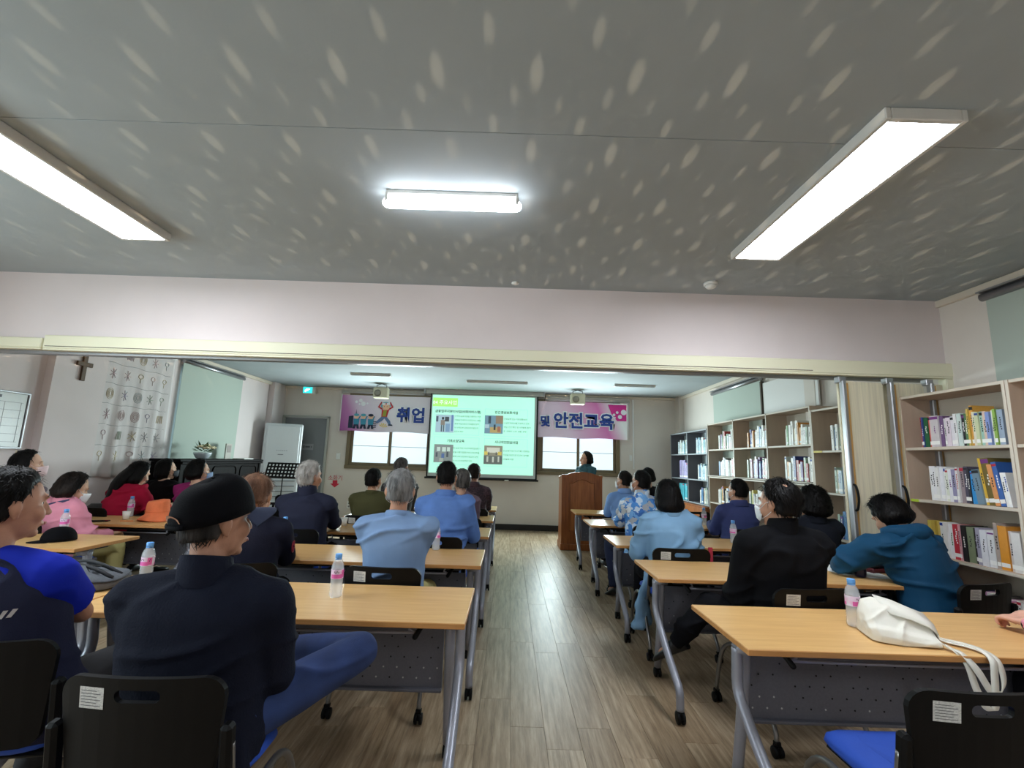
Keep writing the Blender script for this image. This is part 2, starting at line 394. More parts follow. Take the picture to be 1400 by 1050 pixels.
# far windows: frame, two sashes with frosted panes, lit from outside
M_frame = mat('window_bronze', (118, 104, 78), .45, .2)
M_pane = mat('frosted_pane', (226, 244, 252), .35, emit=WINDOW_E)
def far_window(name, w):
    x0, x1, z0, z1 = w; t = .075; y = YB + .05
    mb = MB()
    mb.box(((x0 + x1) / 2, y, z0 + t / 2), (x1 - x0 + .06, .17, t), .006); mb.box(((x0 + x1) / 2, y, z1 - t / 2), (x1 - x0 + .06, .17, t), .006)
    for x in (x0 + t / 2 - .02, x1 - t / 2 + .02): mb.box((x, y, (z0 + z1) / 2), (t, .17, z1 - z0 - 2 * t), .006)
    f = S(name, mb, M_frame)
    mid = (x0 + x1) / 2
    for k, (a, b) in enumerate(((x0 + t - .02, mid + .03), (mid - .03, x1 - t + .02))):
        yy = YB + .02 + .03 * k; s = MB(); u = .06
        for zz in (z0 + t + u / 2, z1 - t - u / 2): s.box(((a + b) / 2, yy, zz), (b - a, .03, u), .004)
        for xx in (a + u / 2, b - u / 2): s.box((xx, yy, (z0 + z1) / 2), (u, .03, z1 - z0 - 2 * t - 2 * u), .004)
        so = s.build('sash', M_frame, f)
        MB().box(((a + b) / 2, yy, (z0 + z1) / 2), (b - a - 2 * u + .01, .008, z1 - z0 - 2 * t - 2 * u + .01)).build('pane', M_pane, so)
        MB().box(((a + b) / 2, yy - .006, 1.66), (b - a - 2 * u, .006, .012)).build('rail', mat('pane_rail', (200, 214, 222), .5), so)
    return f
far_window('window_1', WL); far_window('window_2', WR)
# side windows (behind the roller blinds) with plain sashes
M_pane2 = mat('daylight_pane', (205, 225, 240), .3, emit=1.6)
def side_window(name, x, sg, w):
    y0, y1, z0, z1 = w; mb = MB(); xx = x + sg * .06
    for z in (z0 + .03, z1 - .03): mb.box((xx, (y0 + y1) / 2, z), (.1, y1 - y0, .06), .005)
    for y in (y0 + .03, (y0 + y1) / 2, y1 - .03): mb.box((xx, y, (z0 + z1) / 2), (.1, .06, z1 - z0 - .12), .005)
    f = S(name, mb, M_alu)
    for a, b in ((y0 + .06, (y0 + y1) / 2 - .03), ((y0 + y1) / 2 + .03, y1 - .06)):
        MB().box((xx + sg * .02, (a + b) / 2, (z0 + z1) / 2), (.008, b - a, z1 - z0 - .12)).build('pane', M_pane2, f)
side_window('window_3', XL, -1, WLB); side_window('window_4', XL, -1, WLN); side_window('window_5', XR, 1, WRF); side_window('window_6', XR, 1, WRN)
# grey steel door with sign
M_door = mat('grey_door', (122, 124, 126), .5); M_dframe = mat('door_frame', (168, 168, 160), .5)
d = MB()
for x in (-4.945, -3.975): d.box((x, YB + .02, 1.13), (.05, .14, 2.26), .006)
d.box((-4.46, YB + .02, 2.25), (1.02, .14, .05), .006)
door = S('door_1', d, M_dframe)
MB().box((-4.46, YB + .03, 1.11), (.92, .05, 2.22), .004).build('leaf', M_door, door)
kn = MB().tube([(-4.07, YB, 1.02), (-4.07, YB - .06, 1.02)], .012, 8); kn.ell((-4.07, YB - .07, 1.02), (.028, .025, .028))
kn.build('knob', M_black, door)
sg_ = MB().box((-4.38, YB, 1.6), (.24, .006, .13)).build('sign', mat('sign_grey', (150, 150, 152), .4), door)
for k in range(3): MB().box(((-4.46, -4.38, -4.30)[k], YB - .004, 1.6), ((.03, .10, .02)[k], .002, (.05, .03, .03)[k])).build('mark', mat('sign_mark', (88, 88, 92), .6), sg_)
# ------------------------------------------------------------------ ceiling fixtures
M_led = mat('led_diffuser', (238, 246, 255), .4, emit=PANEL_E)
M_tube = mat('tube_diffuser', (240, 247, 255), .4, emit=TUBE_E)
M_fix = mat('fixture_white', (214, 212, 206), .4)
def panel(label, x, y0, y1):
    t = thing('ceiling_light', label, 'ceiling light', (x, (y0 + y1) / 2, ZC)); L = y1 - y0; w = .34; h = .055
    mb = MB()
    for sx in (-1, 1): mb.box((sx * (w / 2 - .0125), 0, -h / 2), (.025, L, h), .004)
    for sy in (-1, 1): mb.box((0, sy * (L / 2 - .0125), -h / 2), (w - .05, .025, h), .004)
    mb.box((0, 0, -.004), (w - .05, L - .05, .008))
    mb.build('frame', M_fix, t); MB().box((0, 0, -h + .006), (w - .05, L - .05, .006)).build('diffuser', M_led, t)
panel('long glowing rectangular ceiling light above the bookshelf side of the tables', 1.66, 1.70, 3.06)
panel('long glowing rectangular ceiling light cut off by the picture edge, above the capped men', -2.57, 1.68, 3.06)
panel('long added ceiling light, unseen behind the camera, over the bookshelf side', 1.66, -2.3, -.94)  # this and the next are added lamps, out of view, lighting the near room
panel('long added ceiling light, unseen behind the camera, over the window side', -2.57, -2.3, -.94)
def batten(label, x, y, L, lit, group=None):
    t = thing('batten_light', label, 'ceiling light', (x, y, ZC), 0, group)
    MB().box((0, 0, -.012), (L, .07, .024), .004).build('base', M_fix, t)
    MB().box((0, 0, -.03 if lit else -.018), (L * .8, .045, .02), .003).build('clip_rail', M_fix, t)
    zz = -.062 if lit else -.036; pts = [(-L / 2 + .012, 0, zz), (L / 2 - .012, 0, zz)]
    MB().tube(pts, .036 if lit else .018, 16, hemi=True, flat=(1, .8)).build('tube', M_tube if lit else mat('unlit_tube', (206, 210, 210), .4), t)
    for sx in (-1, 1): MB().box((sx * (L / 2 - .006), 0, -.04 if lit else -.026), (.02, .075, .06 if lit else .04), .006).build('end_cap', M_fix, t)
batten('short glowing tube light in the middle of the near ceiling', -.37, 2.45, .74, True)
g = 'unlit tube lights on the far ceiling'
batten('unlit slim tube light on far ceiling near the exit sign', -2.56, 8.35, .72, False, g)
batten('unlit long tube light on far ceiling in front of the projection screen', -.28, 8.75, 1.15, False, g)
batten('unlit slim tube light on far ceiling near the bookcases', 2.3, 8.65, .76, False, g)
batten('unlit slim tube light on far ceiling just behind the beam', -.55, 7.1, .6, False, g)
# smoke detector
t = thing('smoke_detector', 'round white smoke detector on the ceiling by the beam', 'smoke detector', (1.59, 3.62, ZC))
MB().lathe([(.055, 0), (.055, -.018), (.045, -.022)], seg=20).build('base', M_white, t)
MB().lathe([(.043, -.022), (.043, -.034), (.03, -.045), (.012, -.048)], seg=20).build('chamber', M_white, t)
t = thing('smoke_detector', 'tiny white ceiling sensor at the middle of the beam edge', 'sensor', (0, 3.75, ZC))
MB().lathe([(.03, 0), (.03, -.012), (.012, -.02)], seg=14).build('base', M_white, t)
# exit light
t = thing('exit_sign', 'green lit exit sign box under the far ceiling beside the grey door', 'exit sign', (-4.44, YB - .02, 2.83))
MB().box((0, -.03, 0), (.28, .06, .16), .008).build('housing', M_white, t)
MB().box((-.03, -.063, 0), (.2, .006, .13)).build('face', mat('exit_green', (40, 190, 190), .4, emit=1.2), t)
f = MB(); f.box((-.04, -.067, .005), (.05, .003, .05)); f.box((-.075, -.067, -.02), (.03, .003, .05)); f.box((.0, -.067, .02), (.04, .003, .02))
f.build('running_figure', mat('exit_white', (225, 255, 250), .4, emit=1.5), t)
# loudspeakers on ceiling brackets
M_spk = mat('speaker_beige', (196, 188, 162), .6); M_mesh = mat('speaker_mesh', (140, 134, 120), .8)
def speaker(label, x):
    t = thing('wall_speaker', label, 'loudspeaker', (x, 9.55, 2.73), 0, 'beige loudspeakers on the far wall')
    MB().box((0, 0, 0), (.29, .18, .22), .012).build('cabinet', M_spk, t)
    MB().box((0, -.092, 0), (.26, .008, .19), .002).build('grille', M_spk, t)
    MB().lathe([(.062, 0), (.07, .004), (.02, -.004)], (-.05, -.098, -.01), 20, mat3=Matrix.Rotation(PI / 2, 3, 'X')).build('cone', M_mesh, t)
    MB().tube([(-.1, 0, .11), (-.1, 0, .16), (0, 0, .19), (.1, 0, .16), (.1, 0, .11)], .008, 6).build('bracket', M_black, t)
speaker('beige loudspeaker hung over the banner with the running cartoon man', -2.68)
speaker('beige loudspeaker hung over the banner beyond the lectern', 1.36)
# ------------------------------------------------------------------ folding training tables
def wood(name, c1, c2, stretch, scale=3, rough=.4, spec=.5):
    return mat(name, c2, rough, noise_s=scale, col2=c1, stretch=stretch, detail=6, spec=spec)
M_top = wood('beech_laminate', (214, 166, 104), (226, 182, 120), (1.2, 16, 16), 3, .34)
M_edge = wood('beech_edge', (186, 130, 72), (202, 146, 84), (2, 20, 20), 3, .45)
M_leg = mat('leg_grey', (150, 152, 162), .38, .35)
M_panel = mat('panel_grey', (96, 96, 104), .55, .2, noise_s=120, amt=.06)
M_shelf = mat('shelf_dark', (62, 62, 66), .5)
M_hole_shade = mat('hole_shade_paint', (18, 18, 20), .9)
M_hole_lit = mat('hole_light_paint', (178, 178, 178), .9)
TW, TD, TZ = 1.8, .6, .72
def caster_mb(mb, x, y, r=.03):
    mb.box((x, y, 2 * r + .012), (.03, .03, .02), .004)
    for s in (-1, 1): mb.lathe([(r * .5, -.009), (r, -.007), (r, .007), (r * .5, .009)], (x + s * .014, y, r), 12, mat3=Matrix.Rotation(PI / 2, 3, 'Y'))
    mb.box((x, y + .004, r + .012), (.016, r * 1.7, r * 1.2), .004)
TABLE_PROTO = None
def make_table():
    t = thing('folding_table', 'table', 'table')
    mb = MB().box((0, 0, TZ - .0125), (TW, TD, .025), .003)
    # top and underside take the laminate, the rim the edge band
    me = mb.mesh('tabletop', [M_top, M_edge]); fix_normals(me)
    for p in me.polygons: p.material_index = 0 if abs(p.normal.z) > .9 else 1
    link('tabletop', me, t)
    for sx in (-1, 1):
        x = sx * (TW / 2 - .085)
        p = MB().tube([(x, -.10, .675), (x, -.05, .40), (x, .03, .07)], .024, 12, sub=3).build('leg_post', M_leg, t)
        c = MB(); caster_mb(c, x, .035); c.build('caster', M_black, p)
        xo = x + sx * .055
        q = MB().tube([(xo, -.14, .672), (xo, -.135, .60), (xo, -.13, .52), (xo, -.17, .45), (xo, -.34, .31), (xo, -.52, .20), (xo, -.555, .165), (xo, -.56, .13), (xo, -.56, .07)], .0225, 12, sub=3).build('leg_tube', M_leg, t)
        MB().tube([(xo - sx * .075, -.14, .668), (xo + sx * .012, -.14, .668)], .026, 14).build('cross_sleeve', M_leg, q)
        c = MB(); caster_mb(c, xo, -.56, .034); c.build('caster', M_black, q)
        h = MB().box((x, -.09, .682), (.045, .09, .03), .008); h.lathe([(.026, -.02), (.026, .02)], (x, -.1, .665), 14, mat3=Matrix.Rotation(PI / 2, 3, 'Y')); h.build('hinge', M_leg, t)
    pm = MB().box((0, .06, .44), (TW - .26, .012, .30), .003); pm.box((0, .045, .295), (TW - .26, .035, .014), .003)
    pan = pm.build('modesty_panel', M_panel, t)
    hb = MB(); rh = random.Random(5)
    for i in range(22):
        for j in range(5):
            x = -.72 + i * .068 + (j % 2) * .034; z = .345 + j * .048
            if rh.random() < .3: continue
            hb.lathe([(.0042, -.0005), (.0042, .0008)], (x, .053, z), 8, mi=0 if (j > 1 or rh.random() < .45) else 1, mat3=Matrix.Rotation(PI / 2, 3, 'X'), smooth=False)
    hb.build('painted_holes', [M_hole_shade, M_hole_lit], pan, kind='stuff')  # flat discs for holes: shade and see-through light put into their colour
    MB().box((0, .02, .655), (TW - .3, .32, .012), .003).build('under_shelf', M_shelf, t)
    w = MB(); x0 = TW / 2 - .28
    w.tube([(-x0 - .02, -.15, .69), (-x0 - .01, -.165, .645), (-x0 + .05, -.17, .632), (x0 - .05, -.17, .632), (x0 + .01, -.165, .645), (x0 + .02, -.15, .69)], .0065, 8, sub=3).build('wire_rail', M_leg, t)
    for sx in (-1, 1): MB().tube([(sx * .72, -.13, .69), (sx * .68, -.18, .65), (sx * .665, -.2, .625)], [.006, .012, .013], 8, hemi=True).build('release_lever', M_black, t)
    return t
TABLE_PROTO = make_table()
first_table = [True]
def table(x, y, label, rz=0):
    if first_table[0]: o = TABLE_PROTO; first_table[0] = False
    else: o = copy_tree(TABLE_PROTO)
    o.location = (x, y, 0); o.rotation_euler = (0, 0, rz); o['label'] = label; o['group'] = 'folding training tables'
    return o
Lx = -.175 - TW / 2; Rx = .985 + TW / 2; Bx = -3.08 - TW / 2 + .0
# near edges of the rows
YL = [2.22, 3.38, 4.63, 5.80, 7.05]; YR = [2.03, 3.18, 4.39, 5.72, 6.98]; YW = [2.26, 3.50, 4.66, 5.85]
table(Lx, YL[0] + .3, 'beech topped folding table in front of the man in the black cap')
table(Lx, YL[1] + .3, 'beech topped folding table in front of the pale blue polo back')
table(Lx, YL[2] + .3, 'beech topped folding table in front of the denim shirt and white haired man')
table(Lx, YL[3] + .3, 'beech topped folding table in front of the man in the olive shirt')
table(Lx, YL[4] + .3, 'frontmost beech folding table under the projection screen')
table(Rx, YR[0] + .3, 'beech topped folding table carrying the white cotton tote bag')
table(Rx, YR[1] + .3, 'beech topped folding table in front of the balding man in black')
table(Rx, YR[2] + .3, 'beech topped folding table in front of the woman in the long pale blue shirt')
table(Rx, YR[3] + .3, 'beech topped folding table in front of the blue and white patterned shirt')
table(Rx, YR[4] + .3, 'beech topped folding table nearest to the wooden lectern')
table(-1.985 - TW / 2, YW[0] + .3, 'beech topped folding table carrying the grey backpack')
table(Bx, YW[1] + .3, 'beech topped folding table carrying the black baseball cap')
table(Bx, YW[2] + .3, 'beech topped folding table carrying the orange bucket hat')
table(Bx, YW[3] + .3, 'beech topped folding table in front of the woman in crimson')

# ------------------------------------------------------------------ chairs on casters
M_seat = mat('seat_blue', (30, 74, 176), .75, bump=.12, bump_s=300, sheen=0)
M_stick = mat('sticker', (196, 196, 192), .6, noise_s=160, amt=.25, stretch=(1, 1, 3))
M_sprint = mat('sticker_print', (96, 96, 98), .8)
M_tubec = mat('chair_tube', (128, 126, 124), .32, .8)
def back_shape(w, h):
    pts = []
    for cx, cz, a0, r in ((w / 2 - .055, h / 2 - .055, 0, .055), (-w / 2 + .055, h / 2 - .055, 90, .055), (-w / 2 + .075, -h / 2 + .05, 180, .05), (w / 2 - .075, -h / 2 + .05, 270, .05)):
        for k in range(6): a = math.radians(a0 + 18 * k); pts.append((cx + r * math.cos(a), cz + r * math.sin(a)))
    return pts
def make_chair():
    t = thing('stacking_chair', 'chair', 'chair')
    w, h, zc = .45, .34, .642; cut = rect_hole(.125, .034, .016)
    def mp(u, v, k): # curved, reclined shell
        y = -.235 - .13 * (v + h / 2) - .03 * (1 - (u / (w / 2)) ** 2) + k
        return V(u, y, zc + v)
    outer = back_shape(w, h); hole = [(u, v + .122) for u, v in cut]
    # strips of the plate around the slot: a grid clipped by outline and slot
    mb = MB()
    bm = bmesh.new()
    vo = [bm.verts.new((u, v, 0)) for u, v in outer]; eo = [bm.edges.new((vo[i], vo[(i + 1) % len(vo)])) for i in range(len(vo))]
    vh = [bm.verts.new((u, v, 0)) for u, v in hole]; eh = [bm.edges.new((vh[i], vh[(i + 1) % len(vh)])) for i in range(len(vh))]
    bmesh.ops.triangle_fill(bm, edges=eo + eh, use_beauty=True)
    for cut_i in range(9):
        co = -.2 + .05 * cut_i
        bmesh.ops.bisect_plane(bm, geom=bm.verts[:] + bm.edges[:] + bm.faces[:], plane_co=(co, 0, 0), plane_no=(1, 0, 0))
    faces = [[(v.co.x, v.co.y) for v in f.verts] for f in bm.faces]; bnd = [((e.verts[0].co.x, e.verts[0].co.y), (e.verts[1].co.x, e.verts[1].co.y)) for e in bm.edges if len(e.link_faces) == 1]
    bm.free()
    for f in faces:
        mb.add([mp(u, v, .009) for u, v in f], [tuple(range(len(f)))]); mb.add([mp(u, v, -.009) for u, v in f], [tuple(range(len(f)))[::-1]])
    for a, b in bnd: mb.add([mp(*a, -.009), mp(*b, -.009), mp(*b, .009), mp(*a, .009)], [(0, 1, 2, 3)])
    back = mb.build('backrest', M_black, t)
    st = MB(); q = [(-.165, .085), (-.092, .085), (-.092, .143), (-.165, .143)]
    st.add([mp(u, v, -.0098) for u, v in q], [(3, 2, 1, 0)]); 
    for r_ in range(6): st.add([mp(u, v, -.0104) for u, v in ((-.16, .092 + r_ * .008), (-.1 - .012 * (r_ % 2), .092 + r_ * .008), (-.1 - .012 * (r_ % 2), .094 + r_ * .008), (-.16, .094 + r_ * .008))], [(3, 2, 1, 0)], 1)
    st.build('sticker', [M_stick, M_sprint], back, fix=False)
    # seat cushion: rounded, waterfall front
    rings = []
    for zi, (z, k) in enumerate(((.415, .80), (.42, .93), (.44, 1.0), (.462, .97), (.474, .86), (.478, .6))):
        rg = []
        for j in range(32):
            a = 2 * PI * j / 32; n = 4.0
            cx = math.copysign(abs(math.cos(a)) ** (2 / n), math.cos(a)); cy = math.copysign(abs(math.sin(a)) ** (2 / n), math.sin(a))
            yy = cy * .215 * k; zz = z - (.022 * max(0, yy / .2) ** 3) + .008 * (cx ** 2)
            rg.append(V(cx * .225 * k * (1 - .06 * (cy < 0)), yy + .005, zz))
        rings.append(rg)
    MB().loft(rings).build('seat', M_seat, t)
    MB().box((0, 0, .408), (.38, .36, .016), .006).build('seat_pan', M_black, t)
    for s in (-1, 1):
        x = s * .245
        fr = MB().tube([(x, -.262, .63), (x, -.245, .55), (x, -.22, .45), (x * .98, -.15, .40), (x * .97, 0, .395), (x * .97, .12, .39), (x, .2, .33), (x * 1.02, .25, .2), (x * 1.03, .275, .07)], .0125, 10, sub=3).build('front_leg', M_tubec, t)
        c = MB(); caster_mb(c, x * 1.03, .278, .028); c.build('caster', M_black, fr)
        rl = MB().tube([(x * .97, .05, .392), (x, -.06, .36), (x * 1.02, -.17, .24), (x * 1.04, -.27, .13), (x * 1.05, -.285, .07)], .0125, 10, sub=3).build('rear_leg', M_tubec, t)
        c = MB(); caster_mb(c, x * 1.05, -.287, .028); c.build('caster', M_black, rl)
        MB().box((s * .238, -.262, .60), (.034, .04, .17), .01, rot=Matrix.Rotation(.13, 3, 'X')).build('back_bracket', M_black, t)
    return t
CHAIR = make_chair(); first_chair = [True]
def chair(x, y, label, rz=0):
    if first_chair[0]: o = CHAIR; first_chair[0] = False
    else: o = copy_tree(CHAIR)
    o.location = (x, y, 0); o.rotation_euler = (0, 0, rz); o['label'] = label; o['group'] = 'black backed stacking chairs'
    return o
# ------------------------------------------------------------------ people
def remesh(mb, name, voxel, smooth=3, mats=(), wrinkle=0, seed=0, wscale=9, folds=None, factor=.5, adapt=0, hem=None):
    me = mb.mesh(name, []); o = bpy.data.objects.new(name, me); COL.objects.link(o)
    r = o.modifiers.new('r', 'REMESH'); r.mode = 'VOXEL'; r.voxel_size = voxel; r.adaptivity = adapt; r.use_smooth_shade = True
    if smooth: s = o.modifiers.new('s', 'SMOOTH'); s.factor = factor; s.iterations = smooth
    dg = bpy.context.evaluated_depsgraph_get(); out = bpy.data.meshes.new_from_object(o.evaluated_get(dg))
    bpy.data.objects.remove(o); bpy.data.meshes.remove(me)
    out.name = name
    out.materials.clear()
    for m in (mats if isinstance(mats, (list, tuple)) else [mats]): out.materials.append(m)
    if wrinkle:
        n = len(out.vertices); co = np.empty(n * 3); out.vertices.foreach_get('co', co); co = co.reshape(-1, 3)
        nr = np.empty(n * 3); out.vertices.foreach_get('normal', nr); nr = nr.reshape(-1, 3)
        off = Vector((seed * 3.7, seed * 1.3, seed * 2.1)); d = np.empty(n)
        for i in range(n):
            x, y, z = co[i]
            p = Vector((x * wscale * .7 + z * 2.2, y * wscale * .7, z * wscale * 1.3 - x * 2.5)) + off
            w = noise.noise(p * .6); q_ = Vector((x * 3.2, y * 3.2, z * 9 - x * 2.4)) + off; a = max(0, 1 - abs(noise.noise(q_)) * 3.2); k_ = max(0, noise.noise(p * .45 + off * 2) + .25)
            d[i] = w * .5 + a * a * k_ * 4.5 - .35
        co += nr * (d * wrinkle)[:, None]
        out.vertices.foreach_set('co', co.ravel()); out.update()
    out.polygons.foreach_set('use_smooth', [True] * len(out.polygons))
    return out
SKIN = {}
def skin(tone):
    k = 'skin_%d_%d_%d' % tone
    return mat(k, tone, .55, noise_s=22, amt=.07, bump=.08, bump_s=220, spec=.35)
def cloth(name, col, amt=.08, bump=.25, bs=500, rough=.85, sheen=0):
    return mat('cloth_' + name, col, rough, noise_s=5, amt=amt, bump=bump, bump_s=bs, sheen=sheen, spec=.1)
def hair_mat(name, c1, c2, rough=.5):
    return mat('hair_' + name, c2, rough, noise_s=26, col2=c1, stretch=(1, 1, .16), bump=.6, bump_s=70, spec=.12)
H_BLACK = hair_mat('black', (8, 7, 7), (22, 19, 18)); H_DARK = hair_mat('dark', (16, 13, 12), (44, 36, 32)); H_WHITE = hair_mat('white', (148, 142, 136), (205, 200, 194)); H_GREY = hair_mat('grey', (84, 84, 84), (158, 156, 154)); H_SALT = hair_mat('salt', (40, 38, 38), (112, 106, 102)); H_THIN = hair_mat('thin', (92, 66, 52), (150, 112, 90))
M_jeans = mat('cloth_jeans', (32, 52, 98), .85, noise_s=9, amt=.25, bump=.3, bump_s=500)
M_trs = cloth('trouser_black', (20, 20, 24)); M_trg = cloth('trouser_grey', (58, 58, 60)); M_khaki = cloth('trouser_khaki', (176, 166, 112)); M_beige = cloth('trouser_beige', (170, 150, 122))
M_shoe = mat('shoe_black', (16, 15, 16), .35); M_sole = mat('shoe_sole', (60, 58, 56), .7); M_shoew = mat('shoe_white', (196, 192, 186), .5)
M_mask = mat('face_mask', (236, 238, 240), .8, bump=.1, bump_s=200); M_maskp = mat('face_mask_pink', (240, 214, 216), .8); M_maskb = mat('face_mask_blue', (150, 180, 222), .8); M_maskk = mat('face_mask_dark', (40, 44, 54), .7)
M_eye = mat('eye_white', (232, 228, 222), .2); M_iris = mat('eye_iris', (26, 18, 14), .2); M_lips = mat('lips', (160, 92, 84), .5)
def R3(yaw=0, pitch=0, roll=0):
    return Matrix.Rotation(yaw, 3, 'Z') @ Matrix.Rotation(-pitch, 3, 'X') @ Matrix.Rotation(roll, 3, 'Y')
def ik(S_, T_, l1, l2, hint):
    d = T_ - S_; L = d.length
    if L > (l1 + l2) * .995: k = L / ((l1 + l2) * .995); l1 *= k; l2 *= k
    a = (l1 * l1 - l2 * l2 + L * L) / (2 * L); h = math.sqrt(max(l1 * l1 - a * a, 0)); u = d.normalized()
    hv = (hint - u * hint.dot(u)).normalized()
    return S_ + u * a + hv * h
def ering(c, ax, ay, X_, Y_, n=18, sq=2.4):
    out = []
    for j in range(n):
        a = 2 * PI * j / n; cx = math.copysign(abs(math.cos(a)) ** (2 / sq), math.cos(a)); cy = math.copysign(abs(math.sin(a)) ** (2 / sq), math.sin(a))
        out.append(c + X_ * cx * ax + Y_ * cy * ay)
    return out
def add_hand(mb, w, d, up, side, curl=.5, k=1.0):
    """w wrist, d direction of the palm, up back-of-hand normal, side +1 right / -1 left hand (thumb towards the body's middle)"""
    d = d.normalized(); up = (up - d * up.dot(d)).normalized(); lat = d.cross(up) * side  # towards little finger
    mb.loft([ering(w + d * t * k, a * k, b * k, lat, up, 10) for t, a, b in ((-.02, .026, .02), (.01, .028, .018), (.05, .038, .015), (.085, .040, .013), (.095, .034, .010))])
    for i, (o, L) in enumerate(((-.030, .066), (-.010, .076), (.010, .070), (.029, .054))):
        p = w + (d * .082 + lat * o) * k; pts = [p - d * .02 * k, p]; ang = 0.12 + curl * .3; 
        for j, f in enumerate((.45, .32, .23)):
            dd = d * math.cos(ang) - up * math.sin(ang) + lat * o * 1.2; p = p + dd.normalized() * L * f * k; pts.append(p); ang += curl * (1.0 if j == 0 else .8)
        mb.tube(pts, [.0098 * k, .0098 * k, .0092 * k, .0086 * k, .0076 * k], 8, hemi=True, merged=True)
    p = w + (d * .022 - lat * .026) * k; q = p + (d * .034 - lat * .03 - up * .012) * k; r = q + (d * .028 - lat * .008 - up * .012) * k; e = r + (d * .022 + lat * .004 - up * .008) * k
    mb.tube([p, q, r, e], [.014 * k, .0125 * k, .0108 * k, .009 * k], 8, hemi=True, merged=True)
def hair_mesh(c, M, st, seed, mats):
    """hair on the skull: radius by direction, buried below the skin outside the hairline; plus fine locks"""
    kind = st.get('kind', 'short'); T = st.get('t', .014); rr = random.Random(seed); off = Vector((seed * 1.7, seed * .9, 0))
    wave = st.get('wave', .004); ws = st.get('ws', 3.)
    def skull(d):
        return 1 / math.sqrt((d.x / .0765) ** 2 + (d.y / .097) ** 2 + (d.z / .098) ** 2)
    sc = Vector((0, -.010, .024))
    def ss(x): x = min(1, max(0, x)); return x * x * (3 - 2 * x)
    def hl(d): # hairline height for the direction
        f = d.y; s = abs(d.x)
        if kind == 'bob': 
            return -1.25 if f < .1 else (-1.25 + (f - .1) * 4.6)
        K = ((-1.01, -.80), (-.15, -.80), (-.02, -.48), (.12, -.26), (.3, .1), (.46, .46 if not st.get('fringe') else .3), (1.01, .64 if not st.get('fringe') else .42))
        for (a_, b_), (c_, e_) in zip(K, K[1:]):
            if f <= c_: return b_ + (e_ - b_) * (f - a_) / (c_ - a_)
        return .64
    nu, nv = 40, 26; vs = []; fs = []; cov = []
    def radius(d):
        b = skull(d) + .020 * ss((-d.z - .3) / .4) * ss(-d.y / .5); h = hl(d); m = ss((d.z - h) / .16)
        t = T * (1 + .25 * d.z)
        if kind != 'bob': t *= .4 + .6 * ss((d.z - h) / .7)
        em_ = ss((abs(d.x) - .72) / .2) * ss((.3 - d.z) / .3); t *= 1 - .8 * em_ * (kind != 'bob')
        if kind == 'bald': t *= ss((1.0 - d.z) * 2.2 - st.get('cut', .35)) * .9 + .02
        if st.get('crown'): 
            q = (d - Vector((st.get('cx', .15), -.55, .82)).normalized()).length; t = t * (1.5 * ss(q * 3.4 - .1) - .5) if q < .45 else t
        if kind == 'bob': t = T * (1.0 + .5 * max(0, -d.z)) 
        if st.get('under'): t = t * (1 - ss((d.z + .12) / .2)) - .006 * ss((d.z + .12) / .2)
        w = noise.noise(Vector((d.x * 8, d.y * 8, d.z * 1.6)) + off) * .0035 + noise.noise(d * ws + off) * wave + noise.noise(d * ws * 2.7 + off) * wave * .6
        return (b + t + w) * m + b * .80 * (1 - m), m
    def mapped(d):
        r, m = radius(d); p = d * r
        if kind == 'bob' and m > .3 and d.z < .1:  # hair hangs: push lower part straight down
            k = (.1 - d.z) / 1.1; p.z -= st.get('drop', .05) * k; s_ = 1 + .35 * k; p.x *= s_ if p.z > -.16 else 1; p.y = p.y * (1 + .12 * k)
        return p, m
    for i in range(nv + 1):
        a = -PI / 2 + PI * i / nv
        for j in range(nu):
            bb = 2 * PI * j / nu; d = Vector((math.cos(a) * math.cos(bb), math.cos(a) * math.sin(bb), math.sin(a)))
            vs.append(M @ (mapped(d)[0] + sc) + c)
    for i in range(nv):
        for j in range(nu): k = (j + 1) % nu; fs.append((i * nu + j, i * nu + k, (i + 1) * nu + k, (i + 1) * nu + j))
    mb = MB(); mb.add(vs, fs, 0, True)
    if kind == 'bob':  # long locks lying on the hair, uneven at the tips
        for _ in range(260):
            az = rr.uniform(0, 2 * PI); e0 = rr.uniform(-.3, 1.2); L = rr.uniform(.5, 1.0); tw_ = rr.uniform(-.25, .25); pr = []; okk = True
            for q_ in range(6):
                e = max(e0 - L * q_ / 5, -.95); b_ = az + tw_ * q_ / 5; d = Vector((math.cos(e) * math.cos(b_), math.cos(e) * math.sin(b_), math.sin(e))); p, m = mapped(d)
                if m < .8: okk = False; break
                o_ = .0025 * math.sin(PI * min(1, (q_ + .5) / 5)) + (.004 * rr.random() if q_ == 5 else 0); wv = Vector((-math.sin(b_), math.cos(b_), 0)) * (.0042 * (1 - q_ / 6.5))
                q5 = p * (1 + o_ / max(p.length, .05)); q5.z -= .008 * rr.random() if q_ == 5 else 0; pr.append((q5 - wv, q5 + wv))
            if okk: mb.add([M @ (x + sc) + c for pq in pr for x in pq], [(2 * k, 2 * k + 1, 2 * k + 3, 2 * k + 2) for k in range(5)], 0, True)
    for _ in range(st.get('n', 420)):
        d = Vector((rr.gauss(0, 1), rr.gauss(0, 1) - .25, rr.gauss(0, 1) + .25)).normalized(); r, m = radius(d)
        if m < .6: continue
        if kind == 'bob' and d.z < .05: continue
        if st.get('under') and d.z > -.15: continue
        if st.get('crown') and (d - Vector((st.get('cx', .15), -.55, .82)).normalized()).length < .16: continue
        L = st.get('len', .035) * rr.uniform(.6, 1.3); dn = Vector((rr.gauss(0, .25), -.25 + rr.gauss(0, .25), -1)); dn = (dn - d * dn.dot(d))
        if dn.length < .2: dn = Vector((rr.gauss(0, 1), rr.gauss(0, 1), 0)); dn = dn - d * dn.dot(d)
